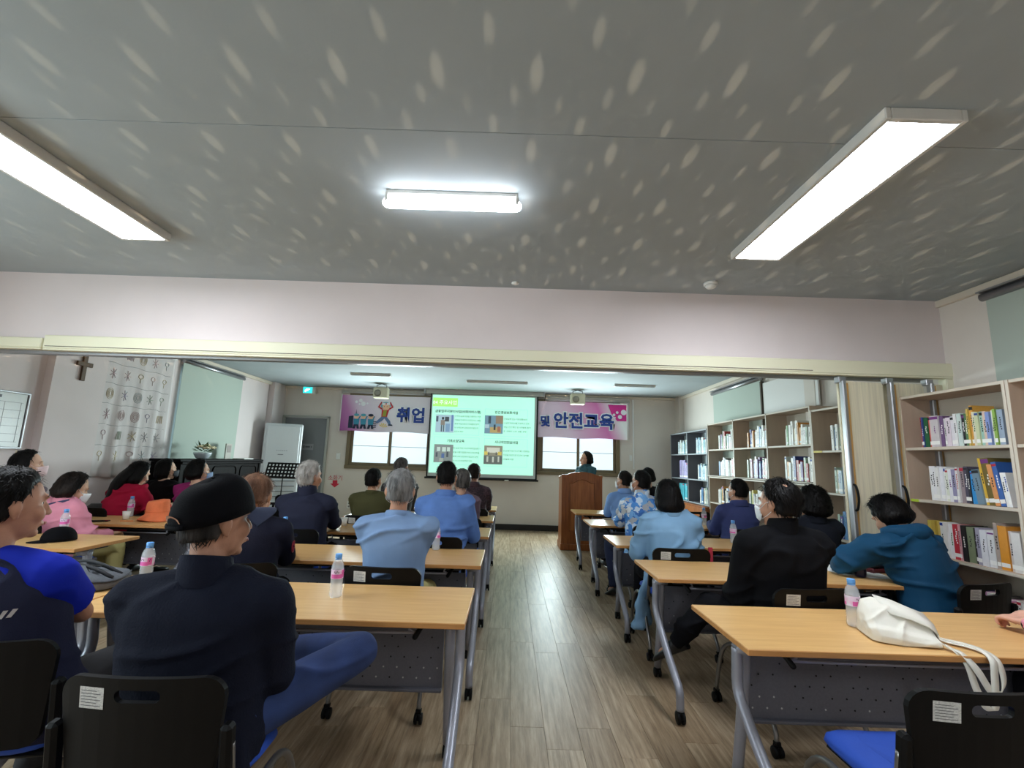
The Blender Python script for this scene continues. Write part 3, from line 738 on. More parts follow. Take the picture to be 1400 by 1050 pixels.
        dn.normalize(); p0 = d * (r - .003); lift = st.get('lift', .006) * rr.uniform(.4, 1.5); w = d.cross(dn).normalized() * rr.uniform(.0012, .0026)
        p1 = d * (r + lift * .6) + dn * L * .5; d2 = p1.normalized(); r2, _m = radius(d2); p1 = d2 * (max(p1.length, r2 + .001))
        p2 = p1 + dn * L * .5 + d * lift * .2; d3 = p2.normalized(); r3, _m3 = radius(d3); p2 = d3 * max(p2.length * .97, r3 + .0005) if _m3 > .5 else p2
        q = [M @ (x + sc) + c for x in (p0 - w, p0 + w, p1 - w * .8, p1 + w * .8, p2)]
        mb.add(q, [(0, 1, 3, 2), (2, 3, 4)], 0, True)
    if kind == 'bob' and st.get('tail'):
        pts = [Vector((0, -.08, .0)), Vector((0, -.115, -.10)), Vector((st.get('tx', 0), -.125, -.20)), Vector((st.get('tx', 0), -.115, -.20 - st['tail'])), Vector((st.get('tx', 0), -.105, -.22 - st['tail'])),]
        mb.tube([M @ (p + sc) + c for p in pts], [.07, .085, .085, .06, .03], 14, flat=(1.05, .6), sub=3)
    return mb
PERSONS = {}
def person(label, head, yaw=0, lean=(.05, .08, .1), hy=0, hp=0, hr=0, tw=1.0, tone=(196, 150, 122), arms=None, top=None, trousers=M_trs, shoes=M_shoe, hair=None, mask=None, legs=None, voxel=.0085, stand=False, seed=1, hs=1.07, hip_side=0, ears=True, elbow=None, curl=.5, glasses=False, nk=.148):
    a1, a2, a3 = lean; hx, hyw, hz = head
    zh = .55 if not stand else .92
    kz = (hz - zh) / (.22 * math.cos(a1) + .28 * math.cos(a2) + nk * math.cos(a3)); kz = min(1.18, max(.8, kz))
    H = Vector((hip_side, 0, zh)); Md = H + Vector((0, math.sin(a1), math.cos(a1))) * .22 * kz; Md.x = hip_side * .55; Nk = Md + Vector((0, math.sin(a2), math.cos(a2))) * .28 * kz; Nk.x = 0
    hc = Nk + Vector((0, math.sin(a3), math.cos(a3))) * nk * kz
    Rz = Matrix.Rotation(yaw, 3, 'Z'); w = Rz @ Vector((hc.x, hc.y, 0)); bx, by = hx - w.x, hyw - w.y
    t = thing('person', label, 'person', (bx, by, 0), yaw)
    HM = R3(hy, hp, hr); HS = HM * hs
    X_ = Vector((1, 0, 0)); up1 = (Md - H).normalized(); up2 = (Nk - Md).normalized(); f1 = X_.cross(up1) * -1; f2 = X_.cross(up2) * -1; f1 = Vector((0, up1.z, -up1.y)); f2 = Vector((0, up2.z, -up2.y))
    def torso(mb, g, z0=-.09, neck=True):
        R = [(H + up1 * z0, .165 + g, .115 + g, f1), (H, .172 + g, .122 + g, f1), (H.lerp(Md, .5), .158 + g, .112 + g, f1), (Md, .160 + g, .112 + g, f2), (Md.lerp(Nk, .4), .172 + g, .116 + g, f2), (Md.lerp(Nk, .66), .176 + g, .110 + g, f2), (Md.lerp(Nk, .82), .150 + g, .094 + g, f2), (Md.lerp(Nk, .95), .102 + g * .8, .078 + g * .8, f2), (Nk.lerp(Md, .0), .064 + g * .6, .060 + g * .6, f2)]
        mb.loft([ering(c, a * tw, b * (.6 + .4 * tw), X_, f, 20) for c, a, b, f in R])
    sh = {}
    for s in (-1, 1): sh[s] = Md.lerp(Nk, .74) + X_ * s * .176 * tw - f2 * .004
    arms = arms or {}
    A = {}
    for s, key in ((-1, 'L'), (1, 'R')):
        T_ = Vector(arms.get(key, (s * .13, .36, .60 if not stand else .95)))
        hint = Vector((elbow or {}).get(key, (s * .34, -.35, -.85)))
        E = ik(sh[s], T_, .285, .245, hint); A[s] = (sh[s], E, T_)
    # legs
    LG = {}
    for s, key in ((-1, 'L'), (1, 'R')):
        h0 = H + Vector((s * .09, .0, -.01))
        if stand: k, an = h0 + Vector((s * .01, .02, -.43)), h0 + Vector((s * .015, 0, -.83))
        else: k, an = Vector((s * .13 + hip_side * .3, .43, .515)), Vector((s * .13, .44, .09))
        toe = an + Vector((s * .03, .16, -.045))
        if legs and key in legs: k, an, toe = [Vector(v) for v in legs[key]]
        LG[s] = (h0, k, an, toe)
    # --- body
    b = MB(); torso(b, 0)
    for s in (-1, 1):
        S0, E, T_ = A[s]; b.tube([Nk + X_ * s * .03 - up2 * .022, Nk.lerp(S0, .5) - up2 * .004, S0], [.044, .050, .056], 12, hemi=True, merged=True)
        b.tube([S0, S0.lerp(E, .5), E], [.056, .048, .040], 12, hemi=True, merged=True); b.tube([E, E.lerp(T_, .35), T_], [.040, .041, .026], 12, hemi=True, merged=True)
        d = (T_ - E).normalized(); hd = Vector((arms.get('hd' + ('L' if s < 0 else 'R')) or (d * 1.0 + Vector((-s * .25, .1, -.05)))))
        upv = Vector(arms.get('up', (0, -.15, 1)))
        add_hand(b, T_, hd, upv, s, curl)
        h0, k, an, toe = LG[s]; b.tube([h0, h0.lerp(k, .5), k], [.083, .072, .054], 12, hemi=True, merged=True); b.tube([k, k.lerp(an, .35), an], [.054, .052, .036], 12, hemi=True, merged=True); b.tube([an, an.lerp(toe, .6) - Vector((0, 0, .02))], [.036, .022], 10, hemi=True, merged=True)
    P = lambda *q: HS @ Vector(q) + hc
    b.tube([Nk - up2 * .05, Nk + up2 * .02, P(0, -.018, -.075), P(0, -.015, -.02)], [.066, .056, .053, .05], 14, hemi=True, merged=True)
    b.ell(P(0, -.010, .024), [a * hs for a in (.0765, .097, .098)], HM, 18, 12); b.ell(P(0, .026, -.038), [a * hs for a in (.060, .066, .082)], HM, 16, 10)
    b.ell(P(0, .068, -.098), [a * hs for a in (.026, .02, .018)], HM); b.tube([P(0, .092, .008), P(0, .108, -.03)], [.008, .0125], 8, hemi=True, merged=True); b.tube([P(-.032, .083, .03), P(0, .09, .027), P(.032, .083, .03)], .011, 8, hemi=True, merged=True)
    for s in (-1, 1):
        b.ell(P(s * .04, .06, -.03), [.026 * hs, .024 * hs, .03 * hs], HM); b.ell(P(s * .012, .098, -.031), [.009, .01, .008], HM, 8, 6)
        if ears:
            em = HM @ Matrix.Rotation(s * -.35, 3, 'Z'); b.ell(P(s * .081, -.014, -.004), [.011, .019, .031], em, 10, 8); b.ell(P(s * .077, -.009, -.03), [.010, .011, .014], em, 8, 6)
    b.tube([P(-.02, .088, -.068), P(0, .096, -.067), P(.02, .088, -.068)], .008, 8, hemi=True, merged=True)
    link('body', remesh(b, 'body', voxel, 2, skin(tone)), t)
    for s in (-1, 1):
        e = MB().ell(P(s * .031, .0645, .008), [.0108 * hs] * 3, HM, 10, 7).build('eye', M_eye, t, fix=False)
        MB().ell(P(s * .031, .0736, .008), [.0052 * hs, .003, .0052 * hs], HM, 8, 6).build('iris', M_iris, e, fix=False)
        MB().tube([P(s * .015, .091, .03), P(s * .03, .090, .035), P(s * .047, .080, .03)], [.0025, .003, .0015], 6).build('eyebrow', hair[1] if hair else H_BLACK, t, fix=False)
    if not mask: MB().tube([P(-.02, .095, -.068), P(0, .104, -.067), P(.02, .095, -.068)], [.003, .006, .003], 8, hemi=True).build('lips', M_lips, t, fix=False)
    # --- clothes
    top = top or {}
    tm = top.get('mat'); g = top.get('g', .016); sl = top.get('sleeve', 1.0); wr = top.get('wr', .008); vx = max(voxel * 1.35, .011)
    def upper(mb, g, sl, z0, armr=0.0):
        torso(mb, g, z0)
        for s in (-1, 1):
            S0, E, T_ = A[s]; k = g + armr
            mb.tube([Nk + X_ * s * .036 - up2 * .03, Nk.lerp(S0, .5) - up2 * .006, S0], [.042 + k, .050 + k, .059 + k], 12, hemi=True, merged=True)
            if sl <= 0: continue
            if sl < .99: e1 = S0.lerp(E, min(1, sl * 1.6)); mb.tube([S0, S0.lerp(e1, .5), e1], [.060 + k, .056 + k, .054 + k], 14, hemi=False, merged=True)
            else: mb.tube([S0, S0.lerp(E, .5), E], [.060 + k, .053 + k, .047 + k], 12, hemi=True, merged=True); e2 = E.lerp(T_, top.get('cuff', .93)); mb.tube([E, E.lerp(T_, .4), e2], [.047 + k, .045 + k, .034 + k], 12, hemi=False, merged=True)
    if tm:
        m = MB(); upper(m, g, sl, top.get('hem', -.08), top.get('ar', 0))
        if top.get('tail'):  # long shirt tails / coat hanging beside the seat
            for (p0, p1, p2, r) in top['tail']: m.tube([Vector(p0), Vector(p1), Vector(p2)], [.05, .06, r], 12, hemi=False, merged=True, flat=(.45, 1))
        to = link(top.get('name', 'jacket'), remesh(m, top.get('name', 'jacket'), vx, 4, tm, wr, seed), t)
        if top.get('label'): to['label'] = top['label']
        col = top.get('collar')
        if col:
            h, rad = (.078, .076) if col == 'stand' else ((.05, .078) if col == 'fold' else (.03, .072))
            rings = []
            base = Nk + up2 * .0; axn = (P(0, -.018, -.07) - base).normalized(); axx = X_; axy = Vector((0, axn.z, -axn.y))
            for r_, z in ((rad + .012, -.02), (rad + .008, h * .5), (rad + .002, h), (rad - .006, h + .002), (rad - .008, h * .4), (rad - .004, -.025)):
                rings.append([base + axn * (z + (.012 * -math.sin(2 * PI * j / 22))) + (axx * math.cos(2 * PI * j / 22) + axy * math.sin(2 * PI * j / 22)) * r_ for j in range(22)])
            cb = MB(); cb.loft(rings, False)
            if col == 'fold':
                rg = []
                for r_, z in ((rad + .006, h), (rad + .028, -.012), (rad + .024, -.016), (rad + .004, h - .008)):
                    rg.append([base + axn * (z + (.012 * -math.sin(2 * PI * j / 22))) + (axx * math.cos(2 * PI * j / 22) + axy * math.sin(2 * PI * j / 22)) * r_ for j in range(22)])
                cb.loft(rg, False)
            cb.build('collar', top.get('cmat', tm), to)
        if top.get('vest'):
            v = MB(); torso(v, g + .012, -.09)
            for s in (-1, 1): v.tube([Nk + X_ * s * .045 - up2 * .03, Nk.lerp(sh[s], .72) - up2 * .006], [.058, .072], 12, hemi=True, merged=True)
            vo = link('vest', remesh(v, 'vest', vx, 4, top['vest'], wr, seed + 5), t)
            if top.get('stripe'):
                from mathutils.bvhtree import BVHTree
                me = vo.data; bv = BVHTree.FromPolygons([v_.co for v_ in me.vertices], [tuple(p_.vertices) for p_ in me.polygons]); sb = MB()
                for (x0, z0, n_) in top['stripe']:
                    for k in range(n_):
                        q = []
                        for dx_, dz_ in ((0, 0), (.011, 0), (.022, .026), (.011, .026)):
                            h_ = bv.ray_cast(Vector((x0 + .02 * k + dx_, -.6, z0 + .003 * k + dz_)), Vector((0, 1, 0)))
                            if h_[0] is not None: q.append(h_[0] + Vector((0, -.0025, 0)))
                        if len(q) == 4: sb.add(q, [(0, 1, 2, 3)])
                sb.build('reflective_stripe', mat('reflective', (176, 170, 168), .5), vo, fix=False, kind='stuff')
    # trousers
    m = MB(); R = [(H + up1 * -.1, .175, .125, f1), (H, .182, .13, f1), (H + up1 * .07, .17, .125, f1)]
    m.loft([ering(c, a * tw, b_, X_, f, 18) for c, a, b_, f in R])
    for s in (-1, 1):
        h0, k, an, toe = LG[s]; e = k.lerp(an, 1.0)
        m.tube([h0, h0.lerp(k, .5), k], [.097, .088, .072], 14, hemi=True, merged=True); m.tube([k, k.lerp(an, .4), e], [.072, .070, .058], 14, hemi=False, merged=True)
    link('trousers', remesh(m, 'trousers', vx, 3, trousers, .007, seed + 9), t)
    for s in (-1, 1):
        h0, k, an, toe = LG[s]; fd = (toe - an); fd.z = 0 if not legs else fd.z; fd.normalize(); lt = Vector((fd.y, -fd.x, 0)).normalized(); un = lt.cross(fd)
        base = an - un * .085 if not (legs and ('L' if s < 0 else 'R') in legs and an.z > .2) else an - un * .06
        rings = []
        for tt, wd, hh in ((-.075, .022, .03), (-.06, .034, .075), (-.01, .038, .1), (.04, .040, .085), (.09, .046, .058), (.14, .046, .048), (.185, .034, .036), (.205, .016, .022)):
            rings.append([base + fd * tt + lt * wd * math.cos(2 * PI * j / 14) + un * (hh / 2 + hh / 2 * math.sin(2 * PI * j / 14) + .004) for j in range(14)])
        so = MB().loft(rings).build('shoe', shoes, t)
        rings = [[base + fd * tt + lt * wd * math.cos(2 * PI * j / 14) * 1.05 + un * zz for j in range(14)] for tt, wd, zz in ()]
    if hair:
        st, hm = hair; link('hair', hair_mesh(hc, HS, st, seed, hm).mesh('hair', hm), t)
    if mask:
        rings = []; n = 17
        for tt, zz in ((1.0, .002), (1.06, -.012), (1.05, -.045), (1.0, -.08), (.9, -.105)):
            rg = []
            for j in range(n):
                a = -1.15 + 2.3 * j / (n - 1); rx, ry = .0665, .0685; yy = math.cos(a) * ry * tt + .036 + (.028 * max(0, math.cos(a * 1.5)) ** 2 if zz > -.09 else .006); zt = zz - (.02 * (abs(a) / 1.15) if zz > -.02 else -.028 * (abs(a) / 1.15) * (zz < -.06))
                rg.append(P(math.sin(a) * rx * (1.04 if zz > -.06 else .92), yy, zt))
            rings.append(rg)
        vs = [p for r_ in rings for p in r_]; fs = [(i * n + j, i * n + j + 1, (i + 1) * n + j + 1, (i + 1) * n + j) for i in range(4) for j in range(n - 1)]
        q = MB().add(vs, fs, 0, True); mo = q.build('face_mask', mask, t)
        so_ = mo.modifiers.new('thick', 'SOLIDIFY'); so_.thickness = .002
        for s in (-1, 1):
            MB().tube([P(s * .062, .062, -.02), P(s * .078, .02, .008), P(s * .083, -.012, .018)], .0016, 5).build('ear_loop', mask, mo); MB().tube([P(s * .058, .06, -.075), P(s * .078, .015, -.055), P(s * .082, -.012, -.035)], .0016, 5).build('ear_loop', mask, mo)
    if glasses:
        gm = MB()
        for s in (-1, 1):
            gm.tube([P(s * .032 + .022 * math.cos(a), .106, .006 + .017 * math.sin(a)) for a in [2 * PI * k / 12 for k in range(12)]], .0014, 5, closed=True); gm.tube([P(s * .053, .103, .01), P(s * .08, .02, .012), P(s * .082, -.02, .005)], .0014, 5)
        gm.tube([P(-.01, .107, .01), P(.01, .107, .01)], .0014, 5); gm.build('glasses', M_black, t)
    info = dict(obj=t, hc=hc, HM=HM, HS=HS, P=P, Nk=Nk, Md=Md, H=H, up2=up2, f2=f2, A=A, LG=LG, sh=sh, base=(bx, by), yaw=yaw, tw=tw, g=g)
    return info
# ------------------------------------------------------------------ the audience
_th = math.atan(105 / 640.); _ro = math.atan(.032)
def at(px, py, Y):
    """point of the photograph (1400 x 1050) at the distance Y from the camera"""
    F = Vector((0, math.cos(_th), math.sin(_th))); U = Vector((0, -math.sin(_th), math.cos(_th))); X = Vector((1, 0, 0))
    R = X * math.cos(_ro) + U * math.sin(_ro); UP = U * math.cos(_ro) - X * math.sin(_ro)
    d = F + R * ((px - 700) / 640) - UP * ((py - 525) / 640); d *= Y / d.y
    return (d.x, Y, 1.44 + d.z)
SHORT = dict(kind='short', t=.013); SHORTV = dict(kind='short', t=.018, wave=.004)
TABLEARMS = dict(L=(-.10, .42, .775), R=(.12, .44, .775))
FOLD = dict(L=(.03, .23, .85), R=(-.08, .27, .80), hdL=(.5, -.45, -.35), hdR=(-.9, -.05, 0))
LAP = dict(L=(-.08, .34, .64), R=(.08, .34, .64))
REC = (-.09, -.01, .12)
def seat_for(p, label, dy=.05, dx=0, rz=None):
    bx, by = p['base']; a = p['yaw']; chair(bx + dx - math.sin(a) * dy, by + math.cos(a) * dy, label, a if rz is None else rz)

# -- the two men nearest the camera
C_navyj = cloth('navy_jacket', (22, 25, 38), .12, .35, 140); C_vest = cloth('vest_navy', (38, 40, 60), .15, .3, 200); C_royal = cloth('royal_blue', (24, 40, 160), .06, .15)
p = person('person in navy vest over royal blue short sleeves, arms folded', at(14, 692, 1.84), .0, (-.06, 0, .16), hy=-.42, tone=(180, 130, 104), hip_side=.16, arms=dict(L=(.06, .22, .86), R=(-.04, .29, .79), hdL=(.5, -.3, -.5), hdR=(-.9, -.05, 0)), elbow=dict(R=(1, .1, -.55)),
           top=dict(mat=C_royal, g=.012, sleeve=.40, name='shirt', vest=C_vest, wr=.006, ar=.012, stripe=((.05, .84, 9),)), trousers=M_trg, hair=(dict(kind='short', t=.014, n=900, len=.03), H_BLACK), voxel=.007, seed=11, tw=1.2, hs=1.08, nk=.175)
chair(-1.75, 1.92, 'black backed chair under the man in navy vest and royal blue sleeves', .18)
jl = ((.45, .33, .665), (.06, .50, .60), (-.12, .53, .63))
p = person('person in black baseball cap and dark navy jacket, jeans leg crossed over the other', at(297, 712, 1.70), .03, (-.07, 0, .12), hy=-.56, tone=(176, 130, 106), arms=dict(L=(-.05, .26, .78), R=(.10, .30, .72), hdL=(.9, .2, -.1), hdR=(-.6, .6, -.1)),
           top=dict(mat=C_navyj, g=.022, collar='stand', wr=.007, ar=.006, tail=[((.17, -.07, .56), (.21, -.1, .42), (.20, -.13, .20), .07)]), trousers=M_jeans, hair=(dict(kind='short', t=.010, n=900, under=True), hair_mat('iron', (20, 19, 19), (66, 62, 60))), legs=dict(R=jl), voxel=.007, seed=12, tw=1.24, nk=.212, hs=1.1)
seat_for(p, 'black backed chair under the man in the black baseball cap', .04)
M_cap = cloth('cap_black', (9, 9, 13), .1, .3, 250)
def worn_cap(p, m):
    P, HM = p['P'], p['HM']; c = P(0, -.014, .024); HM = p['HS'] @ Matrix.Rotation(.13, 3, 'X') * 1.04; mb = MB(); rings = []
    for i in range(9):
        a = i / 8 * PI / 2; z = math.sin(a) * .119; r = math.cos(a) ** .62
        rings.append([c + HM @ Vector((math.cos(2 * PI * j / 24) * .093 * max(r, .02), math.sin(2 * PI * j / 24) * .119 * max(r, .02), z - .012 + .012 * math.sin(2 * PI * j / 24))) for j in range(24)])
    mb.loft(rings); o = mb.build('cap', m, p['obj'], label='black baseball cap with brim')
    b = MB(); top = []; bot = []
    rows = []
    for i in range(5):
        t = i / 4; row = []
        for j in range(13):
            u = -1.05 + 2.1 * j / 12; r = .112 + t * .085 * math.cos(u * .9)
            row.append(c + HM @ Vector((math.sin(u) * (.09 + .012 * t), math.cos(u) * r, -.004 - t * .016 - .018 * (u * u) * (.4 + t))))
        rows.append(row)
    vs = [v for r in rows for v in r] + [v + HM @ Vector((0, 0, -.005)) for r in rows for v in r]; n = 13; N = 65; fs = []
    for i in range(4):
        for j in range(12): a = i * n + j; fs.append((a, a + 1, a + n + 1, a + n)); fs.append((N + a, N + a + n, N + a + n + 1, N + a + 1))
    for j in range(12): fs.append((4 * n + j, 4 * n + j + 1, N + 4 * n + j + 1, N + 4 * n + j))
    b.add(vs, fs, 0, True); b.build('brim', cloth('brim_slate', (62, 68, 90)), o)
    MB().ell(c + HM @ Vector((0, 0, .107)), (.008, .008, .004)).build('button', m, o)
    # strap over the opening at the back
    MB().tube([c + HM @ Vector((math.sin(u) * .095, -math.cos(u) * .122, -.016)) for u in [-.5 + k * .125 for k in range(9)]], .007, 6, flat=(.4, 1.2)).build('strap', m, o)
    g = MB(); rg = [(c + HM @ Vector((math.sin(u) * .0935, -math.cos(u) * .1205, -.004 + .022 * math.sqrt(max(0, 1 - (u / .42) ** 2))))) for u in [-.42 + k * .07 for k in range(13)]]
    g.add(rg, [tuple(range(13))]); so = g.build('back_opening', skin((160, 116, 92)), o)
worn_cap(p, M_cap)

# -- second row of the wide block
C_navy2 = cloth('navy_zip', (31, 32, 46), .1, .3, 160)
p = person('person with thinning brown hair, navy jacket with red emblem on its sleeve', at(349, 678, 3.08), .25, (0, .05, .1), hy=-.1, hp=.25, tone=(196, 148, 118), arms=TABLEARMS, top=dict(mat=C_navy2, g=.02, collar='fold'), hair=(dict(kind='bald', t=.010, n=1000, len=.05, cut=.15), H_THIN), voxel=.009, seed=13, hs=1.17)
emb = MB(); S0, E0, T0 = p['A'][1]; ce = S0.lerp(E0, .55) + Vector((.066, -.035, 0))
for k in range(6):
    a = k * PI / 3; emb.tube([ce + Vector((0, .012 * math.cos(a), .012 * math.sin(a))), ce + Vector((.002, .03 * math.cos(a + .5), .03 * math.sin(a + .5)))], .0045, 5)
emb.tube([ce + Vector((0, .036 * math.cos(a), .036 * math.sin(a))) for a in [k * PI / 8 for k in range(16)]], .004, 5, closed=True)
emb.build('emblem', mat('emblem_red', (150, 36, 56), .8), p['obj'], fix=False)
seat_for(p, 'black backed chair under the man with thinning brown hair')
C_polo = cloth('polo_blue', (120, 145, 180), .05, .2)
p = person('person with grey hair in a pale blue long sleeved polo, arms folded, white mask', at(547, 671, 3.1), -.05, (-.05, .02, .12), hy=.25, tone=(188, 138, 110), arms=FOLD, top=dict(mat=C_polo, g=.014, collar='crew', name='shirt', wr=.008), hair=(dict(kind='short', t=.012, n=900), H_GREY), mask=M_mask, voxel=.008, seed=14, tw=1.12, hs=1.06, trousers=M_khaki)
seat_for(p, 'black backed chair under the pale blue polo, slot and sticker showing')
# -- third row
C_denim = mat('cloth_denim_shirt', (88, 124, 188), .85, noise_s=8, amt=.12, bump=.3, bump_s=300)
p = person('person with black hair in a denim blue shirt, seated behind a water bottle', at(611, 652, 4.28), -.1, (.03, .12, .1), hy=.1, tone=(190, 138, 110), arms=dict(L=(-.12, .40, .775), R=(.20, .36, .775)), top=dict(mat=C_denim, g=.024, collar='fold', name='shirt', wr=.012), hair=(dict(kind='short', t=.012, n=800), H_BLACK), voxel=.009, seed=15, tw=1.08, hs=1.04, trousers=M_beige)
seat_for(p, 'black backed chair under the man in the denim blue shirt')
C_navy3 = cloth('navy_blazer', (38, 40, 56), .06, .15, 300)
p = person('person with white hair in a dark navy stand collar jacket, looking to the screen', at(424, 652, 4.4), 0, (-.03, .03, .12), hy=-.45, tone=(196, 142, 112), arms=TABLEARMS, top=dict(mat=C_navy3, g=.02, collar='stand', wr=.006), hair=(dict(kind='short', t=.016, n=1400, len=.035, lift=.01), H_WHITE), voxel=.009, seed=16, tw=1.12, hs=1.08)
seat_for(p, 'black backed chair under the white haired man in navy')
# -- fourth and fifth rows
C_olive = cloth('olive', (74, 72, 46), .06, .15)
p = person('person with short black hair in an olive crew neck shirt', at(511, 657, 5.45), .0, (-.03, .0, .1), hy=-.2, tone=(200, 150, 120), arms=LAP, top=dict(mat=C_olive, g=.016, name='shirt', collar='crew', wr=.006), hair=(dict(kind='short', t=.012), H_BLACK), voxel=.010, seed=17, tw=1.08, hs=1.04)
seat_for(p, 'black backed chair under the man in the olive shirt')
C_speck = voronoi_mat('cloth_speckled', [(30, 30, 34), (60, 58, 58), (20, 20, 24)], 60)
p = person('person with dark hair and clasped hands, mostly hidden by the pale blue polo', at(549, 640, 6.3), -.1, (.0, .06, .1), hy=-.2, tone=(190, 140, 112), arms=dict(L=(-.10, .30, .88), R=(-.02, .32, .88), hdL=(.5, .2, .8), hdR=(-.3, .2, .9)), top=dict(mat=C_speck, g=.016), hair=(dict(kind='short', t=.012), H_SALT), voxel=.010, seed=18, hs=1.05)
seat_for(p, 'black backed chair under the man with clasped hands in the front row')
C_plum = voronoi_mat('cloth_quilted_plum', [(58, 40, 48), (82, 58, 66), (44, 30, 38), (70, 48, 58)], 34, bump=.5)
p = person('person with black hair in a dark plum mottled jacket, front row by aisle', at(648, 648, 6.55), 0, (.02, .08, .1), hy=-.1, tone=(184, 134, 108), arms=TABLEARMS, top=dict(mat=C_plum, g=.022, collar='fold'), hair=(dict(kind='short', t=.012), H_DARK), voxel=.010, seed=19, tw=1.02)
seat_for(p, 'black backed chair under the man in the plum mottled jacket')
p = person('person with curly grey hair and a white mask, peeping out beside the denim shirt', at(631, 659, 5.55), .15, (.06, .14, .2), hy=.3, tone=(200, 156, 132), arms=LAP, top=dict(mat=cloth('mauve_knit', (112, 92, 104)), g=.016), hair=(dict(kind='short', t=.02, wave=.008, ws=7), H_SALT), mask=M_mask, voxel=.010, seed=20, tw=.88)
seat_for(p, 'black backed chair under the curly grey haired person beside the denim shirt')

# -- side column by the windows
C_pink = cloth('pink_shirt', (224, 146, 166), .05, .3, 200)
p = person('person with dark wavy hair in pink shirt and khaki trousers, head bowed, white mask', at(100, 668, 4.4), -.35, (.02, .14, .3), hy=-.3, hp=.35, tone=(214, 170, 142), arms=dict(L=(-.10, .34, .66), R=(.14, .36, .64)), top=dict(mat=C_pink, g=.02, collar='fold', name='shirt', wr=.012), trousers=M_khaki, hair=(dict(kind='bob', t=.020, drop=.0, wave=.007, ws=6, n=900), H_DARK), mask=M_mask, voxel=.008, seed=21, hs=1.08, tw=1.05)
strap = MB().tube([p['sh'][1] * .6 + p['Nk'] * .4 + Vector((0, -.03, .055)), p['Nk'] + Vector((-.02, -.115, -.02)), p['Md'] + Vector((-.17, -.13, .13))], .012, 6, flat=(.35, 1), sub=5)
strap.build('bag_strap', mat('navy_strap', (52, 56, 90), .8), p['obj'])
seat_for(p, 'black backed chair under the person in pink shirt and khaki trousers')
p = person('person with black hair, pale hair clip and pink mask under the whiteboard', at(38, 636, 4.55), -.15, (0, .05, .1), hy=-.75, tone=(220, 178, 152), arms=LAP, top=dict(mat=cloth('grey_blouse', (120, 110, 118)), g=.016), hair=(dict(kind='bob', t=.018, drop=.03, n=700), H_BLACK), mask=M_maskp, voxel=.010, seed=22, tw=.9)
cl = MB().box(p['P'](-.01, -.09, .105), (.05, .014, .016), .005, rot=p['HM']); cl.box(p['P'](.015, -.085, .115), (.014, .012, .03), .004, rot=p['HM']); cl.build('hair_clip', mat('clip_cream', (222, 208, 180), .4), p['obj'])
seat_for(p, 'black backed chair under the person with the pale hair clip')
C_crim = cloth('crimson', (170, 28, 58), .06, .25, 250)
p = person('person with long black hair in a crimson blouse, writing on the table', at(190, 648, 5.62), -.25, (.22, .5, .35), hy=-.2, hp=.35, tone=(222, 180, 152), arms=dict(L=(-.05, .50, .775), R=(.18, .52, .775)), top=dict(mat=C_crim, g=.022, name='blouse', wr=.012), hair=(dict(kind='bob', t=.02, drop=.05, tail=.14, tx=-.02, n=700), H_BLACK), voxel=.008, seed=23, hs=1.06, tw=1.05, curl=.8)
PEN = p
seat_for(p, 'black backed chair under the woman in crimson')
C_blk = cloth('black_knit', (18, 15, 18), .1, .2)
p = person('person with black bobbed hair, black top and dark mask, beside the woman in crimson', at(228, 642, 6.35), -.2, (-.02, .04, .1), hy=-.55, tone=(222, 180, 152), arms=LAP, top=dict(mat=C_blk, g=.018), hair=(dict(kind='bob', t=.02, drop=.02, n=600), H_BLACK), mask=M_maskk, voxel=.010, seed=24, tw=.95, hs=1.05)
seat_for(p, 'black backed chair under the person in black with the dark mask')
C_mag = cloth('magenta_knit', (140, 40, 96), .06, .2)
p = person('person with short black hair in a magenta knit with a pale blue mask', at(272, 645, 5.65), -.15, (0, .05, .1), hy=-.6, tone=(220, 176, 148), arms=LAP, top=dict(mat=C_mag, g=.02, name='sweater'), hair=(dict(kind='bob', t=.020, drop=-.02, wave=.006, n=700), H_BLACK), mask=M_maskb, voxel=.010, seed=25, tw=1.08, hs=1.08)
seat_for(p, 'black backed chair under the person in the magenta knit')

# -- block beside the bookshelves
C_camo = voronoi_mat('cloth_camo_blue', [(74, 140, 214), (228, 234, 240), (120, 176, 232), (176, 178, 186), (60, 116, 196), (204, 222, 242)], 19)
p = person('person in a blue, white and grey patterned shirt, white mask', at(876, 660, 5.38), .2, (0, .03, .1), hy=.35, tone=(186, 134, 106), arms=TABLEARMS, top=dict(mat=C_camo, g=.02, collar='stand', name='shirt'), hair=(dict(kind='short', t=.010), H_BLACK), mask=M_mask, voxel=.009, seed=26, tw=1.08, trousers=cloth('trouser_navy', (38, 44, 66)), legs=dict(L=((-.22, .38, .515), (-.26, .16, .10), (-.29, .32, .05))))
seat_for(p, 'black backed chair under the blue and white patterned shirt')
p = person('person in plain pale blue shirt and white mask, half behind the patterned shirt', at(853, 658, 6.6), .15, (0, .04, .1), hy=.5, tone=(196, 146, 118), arms=TABLEARMS, top=dict(mat=cloth('sky_shirt', (130, 166, 222)), g=.018, name='shirt', collar='fold'), hair=(dict(kind='short', t=.012), H_DARK), mask=M_mask, voxel=.010, seed=27)
seat_for(p, 'black backed chair under the person in the plain pale blue shirt')
p = person('person with black hair in a black suit, sitting frontmost near the far bookcase', at(886, 652, 7.6), -.1, (0, .03, .1), hy=.0, tone=(220, 178, 152), arms=LAP, top=dict(mat=cloth('suit_black', (15, 14, 17)), g=.018), hair=(dict(kind='bob', t=.018, drop=-.03, wave=.006), H_BLACK), voxel=.010, seed=28)
seat_for(p, 'black backed chair under the person in the black suit')
C_ltb = mat('cloth_light_denim', (126, 166, 200), .85, noise_s=7, amt=.06, bump=.25, bump_s=250)
